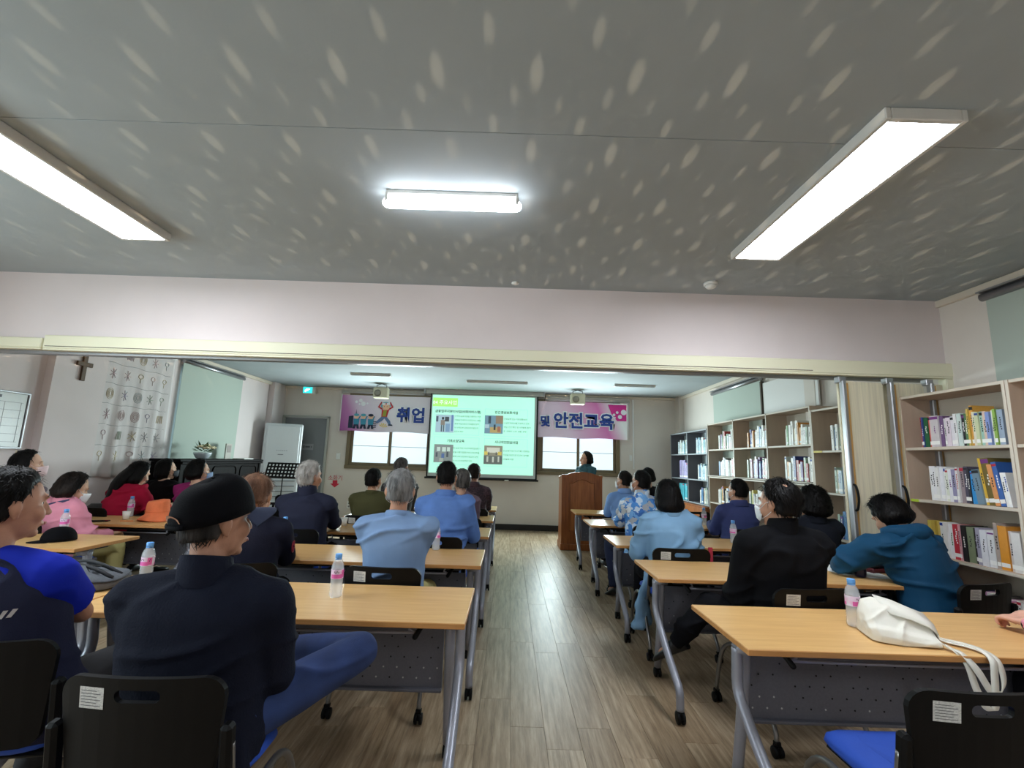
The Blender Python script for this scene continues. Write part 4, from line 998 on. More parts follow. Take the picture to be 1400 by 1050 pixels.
p = person('person with black bobbed hair, long pale blue shirt hanging past the chair', at(913, 679, 4.08), .0, (0, .12, .2), hy=0, hp=.2, tone=(214, 170, 142), arms=dict(L=(-.2, .32, .78), R=(.16, .36, .775)), top=dict(mat=C_ltb, g=.026, collar='fold', name='shirt', wr=.012, tail=[((-.17, -.02, .58), (-.255, -.07, .44), (-.27, -.08, .20), .10)]), hair=(dict(kind='bob', t=.022, drop=.045, n=900), H_BLACK), voxel=.009, seed=29, tw=1.02, hs=1.02)
seat_for(p, 'black backed chair with a red strap under the woman in the long pale blue shirt')
C_suit = cloth('suit_blue', (60, 67, 110), .05, .1, 400)
p = person('person in a mid blue suit jacket with white mask, before the beige bookcase', at(1008, 672, 5.32), .1, (0, .03, .1), hy=.35, tone=(206, 156, 128), arms=TABLEARMS, top=dict(mat=C_suit, g=.022, collar='fold', wr=.006), hair=(dict(kind='short', t=.016, n=700), H_BLACK), mask=M_mask, voxel=.009, seed=30, tw=1.08, hs=1.02)
seat_for(p, 'black backed chair under the man in the mid blue suit')
C_blkj = cloth('black_jacket', (15, 15, 18), .08, .15, 200)
p = person('person in plain black stand collar jacket with small bald patch, leg towards the aisle', at(1064, 690, 2.9), .12, (-.08, 0, .12), hy=.35, hp=.05, tone=(192, 144, 118), arms=dict(L=(-.16, .26, .66), R=(.10, .30, .66)), top=dict(mat=C_blkj, g=.028, collar='stand', wr=.007, ar=.008), hair=(dict(kind='short', t=.017, crown=True, cx=-.22, n=1200, len=.04), H_BLACK), mask=M_mask, voxel=.0085, seed=31, tw=1.2, hs=1.12,
           legs=dict(L=((-.27, .36, .57), (-.42, .52, .27), (-.54, .64, .17))))
seat_for(p, 'black backed chair with white sticker under the man in plain black')
p = person('person with black curly hair in a charcoal jacket, beside the balding man in black', at(1110, 690, 4.2), .0, (0, .04, .1), hy=.3, tone=(206, 156, 128), arms=TABLEARMS, top=dict(mat=cloth('charcoal', (28, 30, 38)), g=.022, collar='fold'), hair=(dict(kind='bob', t=.034, drop=-.035, wave=.016, ws=9, n=1600, len=.022, lift=.016), H_BLACK), mask=M_mask, voxel=.009, seed=32, tw=1.0)
seat_for(p, 'black backed chair under the curly haired person in charcoal')
C_teal = cloth('teal_shell', (26, 68, 98), .05, .12, 300, rough=.6)
p = person('person in a teal blue hooded jacket bowed low over the table, writing', at(1216, 706, 3.42), .28, (.18, .45, .55), hy=.02, hp=.6, tone=(208, 160, 132), arms=dict(L=(-.14, .52, .775), R=(.12, .58, .775)), elbow=dict(L=(-.8, -.2, -.1), R=(.8, -.2, -.3)), top=dict(mat=C_teal, g=.028, wr=.014, ar=.01), hair=(dict(kind='bob', t=.022, drop=-.03, wave=.006, n=1500, len=.05), H_BLACK), voxel=.0085, seed=33, tw=1.12, hs=1.08)
# hood lying on the shoulders
Nk, f2, u2 = p['Nk'], p['f2'], p['up2']
hd = MB(); rings = []
for i in range(11):
    t = i / 10; a = PI * (.06 + .88 * t); c = Nk + Vector((-math.cos(a) * .145, 0, 0)) - f2 * (math.sin(a) * .12 - .035) + u2 * (.035 - .05 * math.sin(a)); r = .028 + .042 * math.sin(a)
    rad = Vector((-math.cos(a), 0, 0)) - f2 * math.sin(a); rad.normalize()
    rings.append([c + rad * math.cos(2 * PI * j / 12) * r * 1.2 + u2 * math.sin(2 * PI * j / 12) * r for j in range(12)])
hd.loft(rings)
link('hood', remesh(hd, 'hood', .011, 3, C_teal, .012, 44), p['obj'])
seat_for(p, 'black backed chair with white sticker under the teal hooded jacket', .0)
# -- person at the picture's edge: only the hands on the near table show
p = person('person in pink sleeves wearing a black wristwatch, hands clasped on the near table', (2.55, 1.98, 1.25), 0, (.1, .18, .1), tone=(212, 160, 138), arms=dict(L=(-.13, .42, .775), R=(-.03, .42, .79), hdL=(-.12, 1, .02), hdR=(-.6, .75, .1)), top=dict(mat=C_pink, g=.018, name='shirt', collar='fold', cuff=.74), hair=(dict(kind='bob', t=.018), H_DARK), voxel=.007, seed=34, curl=1.05)
S0, E0, T0 = p['A'][-1]; dw = (T0 - E0).normalized()
for (S0, E0, T0) in (p['A'][-1],):
    ux = dw.cross(Vector((0, 0, 1))).normalized(); uz = ux.cross(dw); c0 = T0 - dw * .03
    MB().tube([c0 + (ux * math.cos(a) + uz * math.sin(a) * .8) * .036 for a in [2 * PI * k / 18 for k in range(18)]], .009, 6, closed=True, flat=(1, .5)).build('watch_strap', M_black, p['obj'])
    MB().lathe([(.016, 0), (.018, .004), (.016, .009)], c0 + uz * .032, 16, mat3=Matrix((ux, dw, uz)).transposed()).build('watch_case', mat('watch_glass', (30, 30, 34), .2, .4), p['obj'])
seat_for(p, 'black backed chair under the pink sleeved person at the picture edge')
# -- lecturer at the lectern
p = person('person standing behind the lectern, dark hair, teal grey jacket', at(801, 628, 8.85), PI - 1.0, (0, 0, .06), hy=-.35, tone=(210, 164, 138), arms=dict(L=(-.18, .34, 1.16), R=(.18, .34, 1.16)), top=dict(mat=cloth('teal_grey', (58, 88, 96)), g=.02, collar='fold'), hair=(dict(kind='bob', t=.022, drop=-.02, wave=.006), H_DARK), voxel=.010, seed=35, stand=True, glasses=True, tw=.95)
LECT = p
# -- empty chairs
chair(1.43, 1.80, 'empty black backed blue seat chair at the tote bag table, sticker showing')
chair(-3.15, 6.55, 'empty blue seat chair glimpsed beyond the cap brim, near the music stand', .3)
chair(2.62, 7.1, 'empty black backed chair in front of the low brown cabinet', .1)
chair(-3.55, 7.75, 'empty black backed chair by the piano and music stand', .6)
# ------------------------------------------------------------------ projection screen and slide
YS = 10.05
M_bord = mat('screen_black', (12, 12, 14), .7); M_scr = mat('screen_white', (186, 192, 190), .8)
M_slide = mat('slide_mint', (176, 240, 218), .6, emit=SCREEN_E)
M_ink = mat('slide_ink', (60, 92, 84), .8); M_inkd = mat('slide_ink_dark', (30, 52, 50), .8)
t = thing('projection_screen', 'pull down projection screen glowing mint with a lesson slide', 'screen', (-.58, YS, .95))
ox, oz = -.58, .95
def W2(x, z, dy=0): return V(x - ox, dy, z - oz)
def rect(mb, x0, z0, x1, z1, y0, th=.001, mi=0): mb.box(W2((x0 + x1) / 2, (z0 + z1) / 2, y0), (abs(x1 - x0), th, abs(z1 - z0)), mi=mi); return mb
mb = MB(); mb.box(W2(-.58, 2.875), (2.55, .11, .10), .012)
mb.build('housing', mat('screen_housing', (176, 176, 172), .4), t)
for x in (-1.87, .70): MB().box(W2(x, 2.875), (.03, .13, .12), .008).build('end_cap', M_alu, t)
rect(MB(), -1.75, 1.05, .585, 2.83, 0, .004).build('fabric', M_bord, t)
rect(MB(), -1.72, 1.075, .55, 2.82, -.003, .002).build('white_field', M_scr, t)
MB().tube([W2(-1.78, 1.04), W2(.615, 1.04)], .02, 10).build('bottom_bar', M_bord, t)
MB().box(W2(-.05, 1.03, -.02), (.09, .012, .02), .003).build('pull_tab', M_white, t)
sl = rect(MB(), -1.70, 1.145, .505, 2.80, -.006, .002).build('slide', M_slide, t)
rect(MB(), -1.69, 2.55, -1.155, 2.738, -.008).build('title_block', mat('slide_green', (150, 222, 108), .6, emit=.75), sl)
lit = mat('slide_white', (220, 250, 232), .6, emit=.8)
def slide_text(body, x, z, size, m=M_ink, bold=0, align='CENTER', nm='lettering'):
    text_mb(body, size, lambda u, v, w: W2(x + u, z + v, -.010), bold=bold, align=align).build(nm, m, sl, fix=False)
slide_text('04 주요사업', -1.43, 2.60, .105, lit)
ln = MB()
for (x0, z0, x1, z1) in ((-1.64, 1.95, -.67, 2.52), (-.56, 1.95, .36, 2.53), (-1.62, 1.32, -.66, 1.90), (-.55, 1.31, .37, 1.90)):
    for a in ((x0, z0, x1, z0 + .005), (x0, z1 - .005, x1, z1), (x0, z0, x0 + .005, z1), (x1 - .005, z0, x1, z1)): rect(ln, *a, -.008)
ln.build('box_outline', mat('slide_line', (140, 206, 186), .7, emit=.5), sl)
slide_text('금융업무지원인사업(사회서비스형)', -1.14, 2.425, .068, M_inkd, .0015)
slide_text('민간경상보조사업', -.10, 2.435, .068, M_inkd, .0015)
slide_text('기초소양교육', -1.16, 1.795, .068, M_inkd, .0015)
slide_text('시니어인턴십사업', -.08, 1.80, .068, M_inkd, .0015)
def lines(rows, x, z, dz, size=.048):
    for i, r in enumerate(rows): slide_text(r, x, z - i * dz, size, align='LEFT')
lines(['은행의 금융기관을 이용하는 어르', '신들을 안내하고 도와드리는 활동', '통해 취업인증과 사회활동 참여', '와 만족도와 금융업무지원인의', '전문성 향상'], -1.205, 2.335, .082, .041)
lines(['근로능력 있는 기초생활보장', '수급자 일자리를 지원하고 교육', '상담, 건강 확인 및 사회활동 참여', '로  안정된  노후  생활  보장'], -.15, 2.305, .087, .043)
lines(['만 60세 이상 시니어에게 필요한 기', '초를 비롯 맞춤형 직무교육과정을', '통해 교육 현장에서 필요한 능력', '과 시니어 취업역량 강화'], -1.205, 1.655, .088, .041)
lines(['만 60세 이상 시니어를 고용하는', '기업을 대상으로 인건비 일부를', '3개월에 지원'], -.145, 1.63, .088, .043)
def photo(x0, z0, x1, z1, base, bits):
    rect(MB(), x0, z0, x1, z1, -.008).build('slide_photo', mat('slide_photo_%d%d%d' % base, base, .7, emit=.35), sl)
    q = {}
    for c, a, b, d, e in bits:
        m = q.setdefault(c, MB()); rect(m, x0 + (x1 - x0) * a, z0 + (z1 - z0) * b, x0 + (x1 - x0) * d, z0 + (z1 - z0) * e, -.0092 - .0002 * len(q))
    for c, m in q.items(): m.build('photo_patch', mat('photo_%d%d%d' % c, c, .7, emit=.3), sl, fix=False)
photo(-1.61, 1.99, -1.215, 2.375, (178, 204, 218), [((92, 112, 120), .3, .05, .37, .45), ((92, 112, 120), .42, .05, .48, .42), ((150, 140, 132), .28, .42, .5, .7), ((60, 66, 74), .33, .72, .45, .86), ((76, 84, 92), .5, .62, .72, .88), ((120, 150, 200), .85, .1, .95, 1), ((140, 174, 206), .55, .05, .78, .5), ((90, 104, 120), .02, .6, .14, .9)])
photo(-.56, 2.0, -.165, 2.39, (124, 156, 176), [((160, 140, 120), .6, .55, 1, 1), ((200, 176, 120), .3, .05, .9, .35), ((70, 84, 100), .2, .55, .34, .95), ((190, 214, 226), .02, .3, .25, .5), ((176, 120, 96), .7, .1, .86, .4), ((64, 70, 78), .5, .2, .6, .5)])
photo(-1.61, 1.36, -1.205, 1.74, (140, 150, 150), [((214, 236, 226), .15, .62, .32, .85), ((214, 236, 226), .42, .6, .62, .85), ((214, 236, 226), .68, .62, .84, .85), ((92, 100, 110), .1, .3, .2, .55), ((96, 120, 170), .4, .25, .55, .5), ((84, 92, 100), .66, .3, .76, .6), ((176, 184, 176), .3, .05, .5, .25)])
photo(-.55, 1.355, -.155, 1.745, (150, 146, 130), [((226, 228, 214), .15, .62, .85, .9), ((226, 206, 110), .02, .5, .2, .68), ((226, 206, 110), .75, .5, .95, .68), ((110, 116, 112), 0, 0, 1, .45), ((200, 206, 196), .15, .12, .25, .42), ((200, 206, 196), .45, .1, .55, .4), ((200, 206, 196), .75, .12, .84, .42), ((60, 62, 64), .24, .5, .28, .66), ((60, 62, 64), .64, .5, .68, .66)])

# ------------------------------------------------------------------ banner running behind the screen
YBN = 10.12
bx0, bz0 = -.6, 1.96
t = thing('banner', 'pink and white cloth banner with blue Korean lettering behind the screen', 'banner', (bx0, YBN, bz0))
def B2(x, z, dy=0): return V(x - bx0, dy, z - bz0)
def banner_mat():
    m = mat('banner_cloth', (236, 226, 236), .7); nt = m.node_tree; b = nt.nodes['Principled BSDF']; L = nt.links
    tc = nt.nodes.new('ShaderNodeTexCoord'); s = nt.nodes.new('ShaderNodeSeparateXYZ'); L.new(tc.outputs['Object'], s.inputs[0])
    r = nt.nodes.new('ShaderNodeValToRGB'); e = r.color_ramp.elements
    mr = nt.nodes.new('ShaderNodeMapRange'); mr.inputs[1].default_value = -3.1; mr.inputs[2].default_value = 3.15; L.new(s.outputs[0], mr.inputs[0])
    dd = nt.nodes.new('ShaderNodeMath'); dd.operation = 'MULTIPLY_ADD'; L.new(s.outputs[2], dd.inputs[0]); dd.inputs[1].default_value = .07; L.new(mr.outputs[0], dd.inputs[2])
    L.new(dd.outputs[0], r.inputs[0])
    for p, c in ((0, (150, 70, 140)), (.06, (196, 128, 184)), (.10, (226, 206, 226)), (.22, (240, 236, 244)), (.5, (240, 226, 240)), (.8, (240, 214, 236)), (.94, (232, 130, 196)), (1, (214, 60, 150))):
        q = e.new(p); q.color = lin(c)
    e.remove(e[0]); e.remove(e[-1]) if len(e) > 8 else None
    L.new(r.outputs[0], b.inputs['Base Color']); return m
M_ban = banner_mat()
mb = MB(); nx = 40; vs = []
for k in (0, 1):
    for i in range(nx + 1):
        for z in (1.965, 2.745):
            x = -3.68 + (2.515 + 3.68) * i / nx; vs.append(B2(x, z + .01 * math.sin(i * .9) * (z < 2.3), .008 * math.sin(i * 1.3 + z) + k * .003))
fs = []; n = (nx + 1) * 2
for i in range(nx): a = i * 2; fs += [(a, a + 2, a + 3, a + 1), (n + a, n + a + 1, n + a + 3, n + a + 2)]
mb.add(vs, fs, 0, True); mb.build('cloth', M_ban, t, fix=False)
M_blue = mat('banner_blue', (34, 66, 150), .6); M_halo = mat('banner_halo', (246, 246, 250), .6)
def bt(body, x, z, size, bold):
    text_mb(body, size, lambda u, v, w: B2(x + u, z + v, -.014), bold=bold + .02).build('lettering_outline', M_halo, t, fix=False)
    text_mb(body, size, lambda u, v, w: B2(x + u, z + v, -.017), bold=bold).build('lettering', M_blue, t, fix=False)
bt('취업', -2.16, 2.215, .345, .012); bt('및', .74, 2.22, .24, .010); bt('안전교육', 1.575, 2.205, .36, .012)
# printed figures: a leaping man with a headband, three marchers, bubbles, a sprig
def disc(mb, x, z, r, ry=None, n=18, d=-.012, mi=0): mb.add([B2(x + r * math.cos(2 * PI * k / n), z + (ry or r) * math.sin(2 * PI * k / n), d) for k in range(n)], [tuple(range(n))], mi)
def quad(mb, p, d=-.012, mi=0): mb.add([B2(x, z, d) for x, z in p], [tuple(range(len(p)))], mi)
cm = [mat('print_' + n, c, .7) for n, c in dict(skin=(236, 190, 160), hair=(90, 170, 190), white=(244, 244, 250), red=(196, 44, 54), jeans=(96, 120, 160), dark=(30, 44, 70), teal=(60, 140, 170), yellow=(236, 206, 60), green=(150, 160, 60)).items()]
mb = MB()
disc(mb, -2.72, 2.53, .105, .085, d=-.0120, mi=1); disc(mb, -2.71, 2.51, .08, .075, d=-.0126, mi=0); quad(mb, [(-2.80, 2.545), (-2.63, 2.555), (-2.63, 2.60), (-2.80, 2.59)], -.0132, 2); disc(mb, -2.715, 2.573, .016, d=-.0138, mi=3)
for s in (-1, 1): quad(mb, [(-2.72 + s * .06, 2.43), (-2.72 + s * .17, 2.50), (-2.72 + s * .10, 2.62), (-2.72 + s * .08, 2.60), (-2.72 + s * .13, 2.51), (-2.72 + s * .06, 2.47)], -.0118, 3)
quad(mb, [(-2.80, 2.44), (-2.64, 2.44), (-2.68, 2.29), (-2.80, 2.27)], -.0122, 3); quad(mb, [(-2.76, 2.43), (-2.69, 2.43), (-2.70, 2.30), (-2.78, 2.30)], -.0128, 8)
quad(mb, [(-2.80, 2.29), (-2.70, 2.29), (-2.78, 2.20), (-2.88, 2.14), (-2.92, 2.17)], -.0124, 4); quad(mb, [(-2.76, 2.29), (-2.68, 2.29), (-2.60, 2.20), (-2.58, 2.12), (-2.63, 2.12), (-2.67, 2.18)], -.0126, 4); quad(mb, [(-2.64, 2.13), (-2.56, 2.13), (-2.54, 2.10), (-2.64, 2.10)], -.013, 5)
for k in range(2): disc(mb, -2.75 + .06 * k, 2.515, .008, d=-.0134, mi=5)
mb.build('printed_figure', cm, t, fix=False)
for x in (-3.33, -3.18, -3.02):
    mb = MB(); disc(mb, x, 2.285, .06, .055, d=-.012, mi=0); disc(mb, x - .005, 2.315, .058, .03, d=-.0126, mi=1 if x < -3.1 else 5); quad(mb, [(x - .065, 2.23), (x + .065, 2.23), (x + .055, 2.11), (x - .055, 2.11)], -.0122, 6)
    quad(mb, [(x - .05, 2.11), (x + .01, 2.11), (x - .02, 2.02), (x - .07, 2.02)], -.0124, 5); quad(mb, [(x, 2.11), (x + .05, 2.11), (x + .07, 2.02), (x + .02, 2.02)], -.0124, 5)
    quad(mb, [(x + .05, 2.21), (x + .09, 2.29), (x + .065, 2.30), (x + .03, 2.22)], -.0128, 6); mb.build('printed_figure', cm, t, fix=False)
mb = MB(); quad(mb, [(-3.50, 2.03), (-3.40, 2.03), (-3.40, 2.30), (-3.50, 2.28)], -.0118, 5); quad(mb, [(-3.36, 2.3), (-3.33, 2.3), (-3.345, 2.44)], -.0118, 5); 
for k in range(4): quad(mb, [(-2.98, 2.05 + .04 * k), (-2.90, 2.055 + .04 * k), (-2.90, 2.07 + .04 * k), (-2.98, 2.065 + .04 * k)], -.0118, 5)
mb.build('printed_buildings', cm, t, fix=False)
mb = MB()
for k in range(5): a = .3 + k * .55; quad(mb, [(-2.75, 2.06), (-2.75 + .09 * math.cos(a + .12), 2.06 + .09 * math.sin(a + .12)), (-2.75 + .1 * math.cos(a), 2.06 + .1 * math.sin(a)), (-2.75 + .09 * math.cos(a - .12), 2.06 + .09 * math.sin(a - .12))], -.012, 7)
mb.build('printed_sprig', cm, t, fix=False)
mb = MB()
for x, z, r in ((-3.36, 2.60, .03), (-3.27, 2.63, .04), (-3.21, 2.56, .05), (-3.12, 2.57, .02), (-3.29, 2.55, .02), (2.23, 2.49, .03), (2.30, 2.545, .03), (2.36, 2.45, .045), (2.44, 2.55, .06), (2.25, 2.43, .02)): disc(mb, x, z, r, mi=2)
mb.build('printed_bubbles', cm, t, fix=False)
mb = MB(); quad(mb, [(2.1, 2.71), (2.5, 2.71), (2.5, 2.36), (2.3, 2.36), (2.18, 2.5)], -.0105); mb.build('printed_swoosh', mat('print_pink', (220, 50, 150), .7), t, fix=False)
for x in (-3.69, 2.53): MB().tube([B2(x, 1.95), B2(x, 2.76)], .012, 8).build('banner_pole', M_white, t)
# rolled-up blinds over the far windows
def roller(name, label, x0, x1, z, y): 
    t = thing(name, label, 'roller blind', ((x0 + x1) / 2, y, z)); L = x1 - x0
    MB().box((0, 0, .02), (L, .07, .07), .014).build('cassette', mat('blind_cassette', (190, 186, 176), .5), t)
    MB().tube([(-L / 2, -.01, -.03), (L / 2, -.01, -.03)], .02, 10).build('roll', mat('blind_roll', (206, 204, 196), .7), t)
roller('roller_blind', 'rolled up blind over the far window by the grey door', -3.72, -1.9, 2.845, 10.2)
roller('roller_blind', 'rolled up blind over the far window behind the lecturer', .74, 2.6, 2.82, 10.2)
tag(MB().tube([(2.56, 10.16, 2.8), (2.565, 10.17, 1.95)], .006, 6).build('blind_cord', M_white), 'thin white blind cord hanging at the banner end', 'cord')

# ------------------------------------------------------------------ small things on the far wall
def plate(name, label, cat, x, z, w, h, group=None, hole=False):
    t = thing(name, label, cat, (x, YB, z)); MB().box((0, -.006, 0), (w, .012, h), .004).build('plate', M_white, t)
    if hole:
        for dz in (-.03, .03): MB().lathe([(.018, 0), (.018, .004)], (0, -.013, dz), 14, mat3=Matrix.Rotation(PI / 2, 3, 'X')).build('socket', mat('socket_grey', (120, 120, 120), .5), t)
    else: MB().box((0, -.014, 0), (w * .4, .008, h * .5), .002).build('rocker', M_white, t)
plate('light_switch', 'white light switch between the grey door and the window', 'switch', -3.70, 1.42, .09, .13)
plate('power_socket', 'white twin power socket low on the far wall', 'socket', -3.38, .41, .09, .15, hole=True)
plate('light_switch', 'small white wall switch beyond the lectern', 'switch', 2.62, 1.58, .06, .12)
t = thing('fire_sign', 'red fire extinguisher lettering with down arrow on the far wall', 'sign', (-3.72, YB - .002, .86))
M_red = mat('sign_red', (206, 40, 66), .6)
text_mb('소화기', .115, lambda u, v, w: V(u, -.002, v + .06)).build('lettering', M_red, t, fix=False)
mb = MB(); mb.prism([(-.05, .05), (.05, .05), (.05, -.02), (.10, -.02), (0, -.10), (-.10, -.02), (-.05, -.02)], lambda u, v, w: V(u, w, v), -.003, 0); mb.build('arrow', M_red, t)
tag(MB().box((2.68, YB - .01, 2.1), (.03, .02, 1.5), .004).build('cable_duct', M_white), 'thin white cable duct running up the far wall', 'cable duct')

# ------------------------------------------------------------------ wooden lectern
M_lec = wood('lectern_wood', (128, 68, 28), (164, 96, 44), (14, 14, 1.3), 2.5, .4); M_lec2 = wood('lectern_panel', (140, 78, 34), (178, 108, 54), (14, 14, 1.3), 2.5, .4)
t = thing('lectern', 'tall brown wooden lectern with arched front panel before the far window', 'lectern', (1.25, 8.15, 0)); hw = .345
arch = lambda u, k=.055: 1.235 + k * max(0, math.cos(u / .26 * PI / 2)) ** .7 if abs(u) < .26 else 1.235
us = [-hw] + [-.28 + .04 * k for k in range(15)] + [hw]
mb = MB(); mb.prism([(-hw, 0), (hw, 0)] + [(u, arch(u)) for u in us[::-1]], lambda u, v, w: V(u, w, v), 0, .03)
mb.build('front_board', M_lec, t)
inn = [(-.2, .32), (.2, .32)] + [(u, 1.09 + .06 * max(0, math.cos(u / .15 * PI / 2)) if abs(u) < .15 else 1.09) for u in (.2, .15, .11, .07, .03, 0, -.03, -.07, -.11, -.15, -.2)]
MB().prism(inn, lambda u, v, w: V(u, w, v), -.012, .002).build('raised_panel', M_lec2, t)
fr = [V(u * 1.06, -.01, .7 + (v - .7) * 1.035) for u, v in inn]; MB().tube(fr, .009, 6, closed=True).build('panel_moulding', M_lec, t)
for s in (-1, 1): MB().box((s * (hw - .015), .25, .60), (.03, .46, 1.2), .004).build('side_board', M_lec, t)
MB().box((0, .27, 1.19), (2 * hw + .02, .5, .025), .004, rot=Matrix.Rotation(-.08, 3, 'X')).build('reading_top', M_lec, t)
MB().box((0, .24, .05), (2 * hw + .03, .53, .1), .006).build('plinth', M_lec, t)
MB().box((0, .25, .75), (2 * hw - .06, .44, .02)).build('shelf', M_lec, t)

# ------------------------------------------------------------------ left wall: whiteboard, cross, painted cloth, blind
t = thing('whiteboard', 'framed white planner board on the window side wall', 'whiteboard', (XL, 4.45, 1.69))
MB().box((.012, 0, 0), (.018, .90, .54)).build('board', mat('whiteboard_face', (222, 226, 224), .25), t)
for z in (-.28, .28): MB().box((.015, 0, z), (.03, .96, .02), .005).build('frame_rail', M_alu, t)
for y in (-.47, .47): MB().box((.015, y, 0), (.03, .02, .56), .005).build('frame_rail', M_alu, t)
mb = MB()
for k in range(6): mb.box((.022, -.40 + .16 * k, -.02), (.001, .003, .4))
for k in range(6): mb.box((.022, 0, -.22 + .08 * k), (.001, .84, .003))
mb.build('printed_grid', mat('board_line', (150, 150, 156), .7), t)
MB().box((.0225, .12, .23), (.001, .16, .028)).build('heading_mark', mat('board_mark', (120, 120, 128), .7), t)
MB().box((.03, .25, -.285), (.05, .2, .012), .003).build('tray', M_alu, t)
M_cross = wood('cross_wood', (70, 48, 26), (104, 76, 44), (10, 10, 2), 3, .6)
t = thing('cross', 'dark brown wooden cross hanging high on the side wall', 'cross', (XL + .09, 5.385, 2.39))
MB().box((.014, 0, -.035), (.024, .055, .31), .004).build('upright', M_cross, t); MB().box((.016, 0, .005), (.026, .20, .05), .004).build('crossbar', M_cross, t)
t = thing('painted_cloth', 'white hanging cloth with rows of faint coloured hand drawings', 'wall hanging', (XL, 6.32, 2.8))
mb = MB(); rows = []; ny, nz = 36, 24
def cl(i, j, k=0):
    y = (-.60 + 1.2 * i / ny); z = -1.70 * j / nz - .02; f = .02 * (j / nz) * math.sin(y * 23 + j * .05) + .012 * math.sin(y * 41) * (j / nz)
    return V(.03 + f + k, y * (1 + .03 * j / nz), z + .012 * math.sin(y * 9) * (j / nz))
vs = [cl(i, j) for j in range(nz + 1) for i in range(ny + 1)]; n = ny + 1
fs = [(j * n + i, j * n + i + 1, (j + 1) * n + i + 1, (j + 1) * n + i) for j in range(nz) for i in range(ny)]
o = mb.add(vs, fs, 0, True).build('cloth', mat('cotton_white', (214, 206, 204), .9, noise_s=4, amt=.03, bump=.2, bump_s=200), t, fix=False)
s = o.modifiers.new('thick', 'SOLIDIFY'); s.thickness = .003
rr = random.Random(9); inks = [mat('crayon_%d' % k, c, .9) for k, c in enumerate(((172, 164, 184), (214, 200, 166), (198, 174, 180), (176, 172, 174), (188, 196, 196), (204, 180, 178), (178, 188, 174)))]
def on(y, z): return V(.036 + .02 * (-z / 1.7) * math.sin(y * 23 - z * .7) + .012 * math.sin(y * 41) * (-z / 1.7), y * (1 - .03 * z / 1.7), z)
for r_ in range(6):
    for c_ in range(5):
        y = -.44 + .22 * c_; z = -.16 - .26 * r_; m = MB(); kind = rr.randrange(4); ik_ = rr.randrange(7)
        if kind == 0:
            for q in range(7): a = q * 2 * PI / 7; m.tube([on(y, z), on(y + .055 * math.cos(a), z + .07 * math.sin(a))], .0035, 4)
        elif kind == 1:
            for q in range(3): m.tube([on(y + (.02 + .018 * q) * math.cos(a), z + (.03 + .02 * q) * math.sin(a)) for a in [k * PI / 6 for k in range(12)]], .003, 4, closed=True)
        elif kind == 2:
            for q in range(5): m.tube([on(y - .05 + .025 * q, z - .05), on(y - .03 + .02 * q, z + .055)], .004, 4)
        else:
            m.tube([on(y, z - .06), on(y, z)], .003, 4); m.tube([on(y + .035 * math.cos(a), z + .03 + .03 * math.sin(a)) for a in [k * PI / 5 for k in range(10)]], .004, 4, closed=True)
        m.build('drawing', inks[ik_], t, fix=False)
for r_ in range(5):
    MB().tube([on(-.56 + .1 * k, -.29 - .26 * r_ + .01 * math.sin(k * 1.7)) for k in range(12)], .0028, 4).build('seam', inks[3], t, fix=False)
MB().tube([(.03, -.62, -.015), (.03, .62, -.015)], .012, 8).build('hanging_rod', M_white, t)
M_blind = mat('blind_fabric', (178, 189, 178), .85, bump=.05, bump_s=300)
def side_blind(label, x, sg, y0, y1, zt, zb, sun=False):
    t = thing('roller_blind', label, 'roller blind', (x, (y0 + y1) / 2, zt)); L = y1 - y0; a = -sg
    MB().box((a * .05, 0, .05), (.09, L + .06, .014), .003).build('bracket_rail', M_alu, t)
    MB().tube([(a * .055, -L / 2 - .02, .01), (a * .055, L / 2 + .02, .01)], .03, 14).build('roll', M_alu, t)
    MB().box((a * .045, 0, (zb - zt) / 2), (.003, L, zt - zb)).build('fabric', M_blind, t)
    MB().box((a * .045, 0, zb - zt), (.014, L, .03), .004).build('hem_bar', M_white, t)
side_blind('pale green roller blind pulled down over the window beside the piano', XL, -1, 7.08, 8.70, 2.79, 1.16)
side_blind('pale roller blind above the beige bookcases on the far side', XR, 1, 6.78, 8.40, 2.74, 1.4)
side_blind('pale roller blind with steel roll above the nearest bookcase', XR, 1, 1.25, 3.46, 2.80, 1.3)
tag(MB().box((XR - .045, 6.10, 2.44), (.02, 1.22, .46), .004).build('wall_panel', mat('panel_white', (226, 224, 220), .6)), 'plain white board on the wall above the beige bookcases', 'board')
tag(MB().box((XR - .05, 6.74, 2.3), (.05, .035, .8), .004).build('window_post', mat('post_dark', (84, 74, 62), .5)), 'dark slim upright beside the far roller blind', 'post')

# ------------------------------------------------------------------ folding partition stacked at the bookshelf side
M_fold = mat('partition_vinyl', (226, 218, 190), .6, noise_s=7, amt=.12, stretch=(9, 9, .25), bump=.1, bump_s=60); M_foldw = mat('partition_edge', (196, 152, 84), .5)
t = thing('folding_partition', 'cream striped folding partition pushed aside by the bookcases', 'partition', (3.12, 3.95, 0))
for xa, xb, ya, yb, m_ in ((-.36, -.02, -.13, -.09, M_fold), (.03, .32, -.13, -.09, M_fold), (.36, .48, -.12, -.09, M_fold), (-.37, -.04, -.05, .0, M_fold), (.0, .33, -.05, .0, M_fold)):
    d = V(xb - xa, yb - ya, 0); MB().box(((xa + xb) / 2, (ya + yb) / 2, 1.10), (d.length, .022, 2.16), .004, rot=Matrix.Rotation(math.atan2(d.y, d.x), 3, 'Z')).build('panel', m_, t)
for x in (-.37, .022, .355):
    MB().box((x - .022, -.15, 1.10), (.032, .05, 2.16), .006).build('stile', M_alu, t); MB().box((x + .006, -.145, 1.09), (.022, .035, 2.14), .004).build('wood_edge', M_foldw, t)
    MB().box((x - .02, -.12, 2.19), (.06, .06, .05), .004).build('hanger', M_alu, t)
